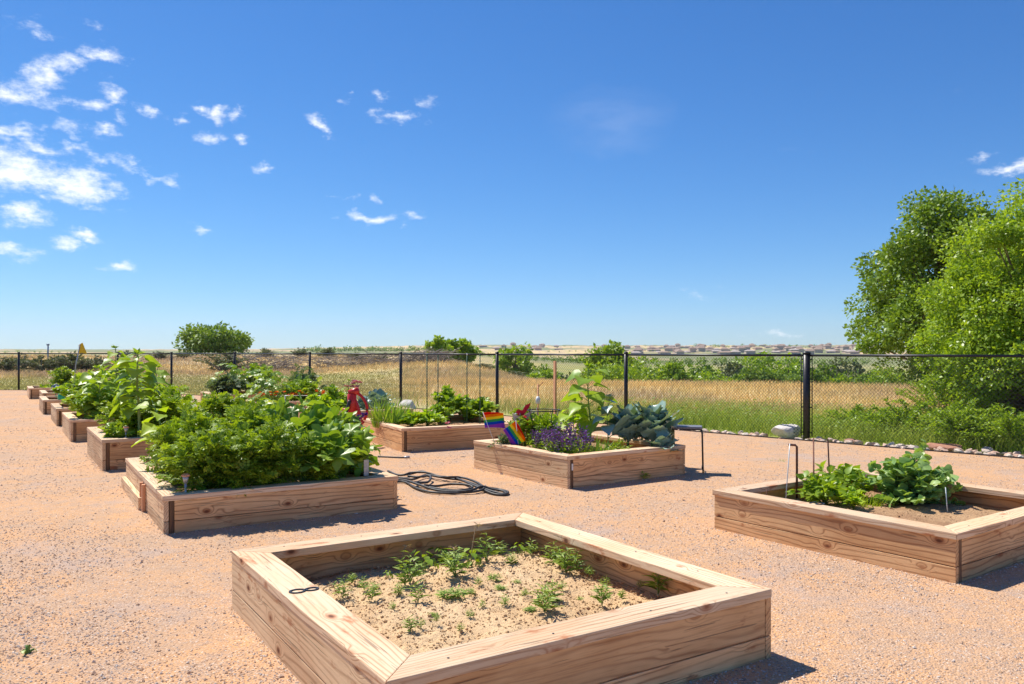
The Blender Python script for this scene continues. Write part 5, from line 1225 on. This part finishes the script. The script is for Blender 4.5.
# ------------------------------------------------------------------ hose, lights, cans, pump, poles
r = np.random.RandomState(141); gq = G()
def gpt(px, py, z=.012): q = P(px, py, z); return q
def spl(pts, n=8):
    P_ = np.array(pts); out = []
    P_ = np.vstack([2 * P_[0] - P_[1], P_, 2 * P_[-1] - P_[-2]])
    for i in range(1, len(P_) - 2):
        for t in np.linspace(0, 1, n, endpoint=False):
            a, b, c, d = P_[i - 1:i + 3]; out.append(.5 * ((2 * b) + (-a + c) * t + (2 * a - 5 * b + 4 * c - d) * t ** 2 + (-a + 3 * b - 3 * c + d) * t ** 3))
    out.append(P_[-2]); return np.array(out)
strands = [
 [(388,471,.02),(398,475,.02),(410,474,.035),(422,471.5,.05),(432,475,.04),(445,478,.03),(460,480,.03),(474,484,.03),(488,490,.03),(504,494,.02),(508,492,.02),(500,489.5,.02),(489,488,.035),(478,487,.04),(466,482,.05),(455,478,.04),(440,477,.05),(426,475,.04),(414,479,.03),(403,478,.02),(390,477,.02)],
 [(392,482,.02),(405,482,.02),(416,488,.02),(430,492,.02),(448,493,.02),(464,492.5,.02),(478,491,.03),(484,488,.04),(476,482,.05),(462,477.5,.05),(448,477,.06),(438,476,.04),(426,472.5,.065),(412,472.5,.05),(404,475,.035)],
 [(408,476,.05),(418,477,.05),(430,476,.06),(428,482,.03),(416,483,.03),(424,486,.025),(440,489,.025),(458,490.5,.02),(472,488,.03),(468,485,.05),(452,484,.04),(436,486,.03),(424,485,.05)],
 [(394,479,.02),(406,480.5,.03),(420,485,.04),(436,490,.03),(454,491.5,.03),(470,490.5,.04),(482,486.5,.055),(492,489,.03),(503,491,.02),(506,494.5,.015),(494,494,.015),(482,489,.03)]]
for st in strands:
    pts = spl([gpt(*s_) for s_ in st]); tube(gq, pts, .0135, 7)
tag(gq.build('hose_coil', M['hose']), 'tangled black rubber hose lying on the gravel beside the long tomato bed', 'hose')
gq = G(); tube(gq, spl([gpt(378, 456.5, .012), gpt(390, 457, .012), gpt(402, 457.5, .012), gpt(409, 457, .015)]), .011, 6)
t = thing('hose_end', 'short length of dark hose with a pale end on the gravel below the chive bed', 'hose', (0, 0, 0)); gq.build('tube', M['hose'], t); gq = G(); tube(gq, [gpt(404, 457.4, .014), gpt(409.5, 457, .015)], .016, 8); gq.build('fitting', M['greymetal'], t)
def solar(loc, h, lab, cap, name='solar_light'):
    t = thing(name, lab, 'garden light', loc); gq = G(); tube(gq, [[0, 0, -.05], [0, 0, h - .07]], .011, 8); gq.build('spike', M['greymetal'], t)
    gq = G(); tube(gq, [[0, 0, h - .07], [0, 0, h - .01]], [.016, .028], 12); gq.build('lens', M['greymetal'], t)
    gq = G(); tube(gq, [[0, 0, h - .012], [0, 0, h], [0, 0, h + .012]], [.036, .034, .015], 12); gq.build('cap', M[cap], t)
solar(bp('B', .20, .12, .24), .23, 'grey solar light on a spike at the near corner of the long tomato bed', 'stake')
solar(bp('L', .30, .16, .30), .24, 'solar light with a pinkish cap at the corner of the sunflower bed', 'stake')
t = thing('plant_marker', 'flat grey marker stake at the right front rim of the long tomato bed', 'plant marker', bp('B', 1.86, .16, .24), .5); bevelbox('tag', (.05, .008, .16), M['greymetal'], t, (0, 0, .16), (0, 0, 0), .003); gq = G(); tube(gq, [[0, .008, -.05], [0, .008, .12]], .006, 6); gq.build('stick', M['greymetal'], t)
def watering_can(loc, mat, lab, rz):
    t = thing('watering_can', lab, 'watering can', loc, rz); gq = G(); tube(gq, [[0, 0, 0], [0, 0, .03], [0, 0, .16], [0, 0, .19]], [.095, .10, .09, .07], 14); gq.build('body', M[mat], t)
    gq = G(); tube(gq, [[.07, 0, .05], [.17, 0, .12], [.26, 0, .20]], [.02, .014, .012], 8); tube(gq, [[.255, 0, .195], [.28, 0, .215]], [.014, .03], 8); gq.build('spout', M[mat], t)
    gq = G(); tube(gq, [[-.07, 0, .05], [-.15, 0, .10], [-.14, 0, .18], [-.05, 0, .24], [.05, 0, .2]], .010, 6); gq.build('handle', M[mat], t)
watering_can(bp('U', .38, .08, .352), 'blue', 'blue watering can on the rim of the sixth left bed', .5)
watering_can(bp('T', .42, .08, .352), 'greenp', 'green watering can on the rim of the fifth left bed', .3)
# yellow flag on tilted pole
q = mb(73, 18.0, 0); t = thing('yellow_flag', 'small yellow flag on a thin tilted pole above the left sunflowers', 'flag', (q[0], q[1], .27)); gq = G(); tube(gq, [[0, 0, 0], [.06, 0, .95], [.16, 0, 1.42]], .012, 6); gq.build('flag_pole', M['greymetal'], t)
gq = G(); V_ = [[.13, 0, 1.42], [.20, .02, 1.47], [.26, -.01, 1.36], [.30, .02, 1.22], [.20, -.02, 1.24], [.12, 0, 1.22]]; V_ = np.array(V_); gq.add(np.vstack([V_, V_ + [0, .01, 0]]), [np.array([[0, 1, 2, 5], [5, 2, 3, 4]]), ]); gq.add(V_ + [0, .01, 0], np.array([[5, 2, 1, 0], [4, 3, 2, 5]])); gq.build('flag_cloth', M['yellowcloth'], t)
q = mb(48, 60.0, 0); gq = G(); tube(gq, [[0, 0, 0], [0, 0, 1.7]], .055, 8); boxg(gq, (0, 0, 1.72), (.2, .05, .12)); z_ = gz(q[0], 60.0); tag(gq.build('marker_post', M['greymetal'], loc=(q[0], 60.0, z_)), 'thin grey marker post rising above the fence at far left', 'post')
# red hand pump
t = thing('hand_pump', 'red painted hand water pump standing before the pump bed', 'water pump', mb(352, 13.1, 0), 0)
def rt(name, pts, rad_, n=10, mat='redpaint'):
    gq = G(); tube(gq, pts, rad_, n); return gq.build(name, M[mat], t)
rt('column', [[0, 0, 0], [0, 0, .3], [.0, 0, .5], [0, 0, .52], [0, 0, .84], [0, 0, .86]], [.035, .035, .035, .075, .075, .04], 14)
rt('cap', [[-.05, 0, .86], [.1, 0, .90], [.12, 0, .905]], [.05, .06, .02], 10)
rt('handle', spl([[.05, 0, .88], [.16, 0, .80], [.24, 0, .66], [.24, 0, .52], [.20, 0, .42]], 5), .024, 8)
rt('brace', spl([[.03, 0, .78], [.10, 0, .60], [.14, 0, .42], [.19, 0, .36]], 5), .032, 8)
rt('spout', [[-.05, 0, .56], [-.13, 0, .58], [-.15, 0, .50]], [.04, .04, .035], 8)
rt('hose_stub', spl([[-.02, -.08, .74], [-.05, -.11, .62], [-.09, -.11, .50], [-.08, -.1, .38]], 5), .03, 8, 'hose')
gm = G(); flower_heads(gm, r, [np.array([0, 0, 0]), np.array([-.05, 0, -.04]), np.array([.05, 0, .03])], .075, 16); tag(gm.build('pinwheel', M['purple'], loc=Q(361, 417, 12.9)), 'purple flower pinwheel at the foot of the red pump handle', 'ornament')
# thin white hoops over the farthest middle beds
for (pa, pb, py, Y, lab) in ((192, 238, 405, 17.0, 'thin white wire lying over the leaves before the farthest middle bed'), (285, 320, 395.5, 18.6, 'thin white wire across the right of the marigold bed')):
    gq = G(); a, b = Q(pa, py, Y), Q(pb, py, Y); tube(gq, [[a[0] - b[0], 0, -a[2] + .0], [a[0] - b[0], 0, 0], [0, 0, 0], [0, 0, -b[2]]], .011, 6); tag(gq.build('wire_hoop', M['white'], loc=b), lab, 'wire hoop')

# ------------------------------------------------------------------ haze
hz = bpy.data.materials.new('thin_air'); hz.use_nodes = True; nt = hz.node_tree; nt.nodes.clear(); ou = nt.nodes.new('ShaderNodeOutputMaterial'); pv = nt.nodes.new('ShaderNodeVolumePrincipled')
pv.inputs['Color'].default_value = (.86, .92, 1, 1); pv.inputs['Density'].default_value = .00008; pv.inputs['Anisotropy'].default_value = .2; nt.links.new(pv.outputs[0], ou.inputs['Volume'])
gq = G(); boxg(gq, (0, 0, 50), (7400, 7400, 130)); o = gq.build('haze', hz, smooth=False); tag(o, 'thin summer haze over the far valley', 'haze', None, 'stuff')
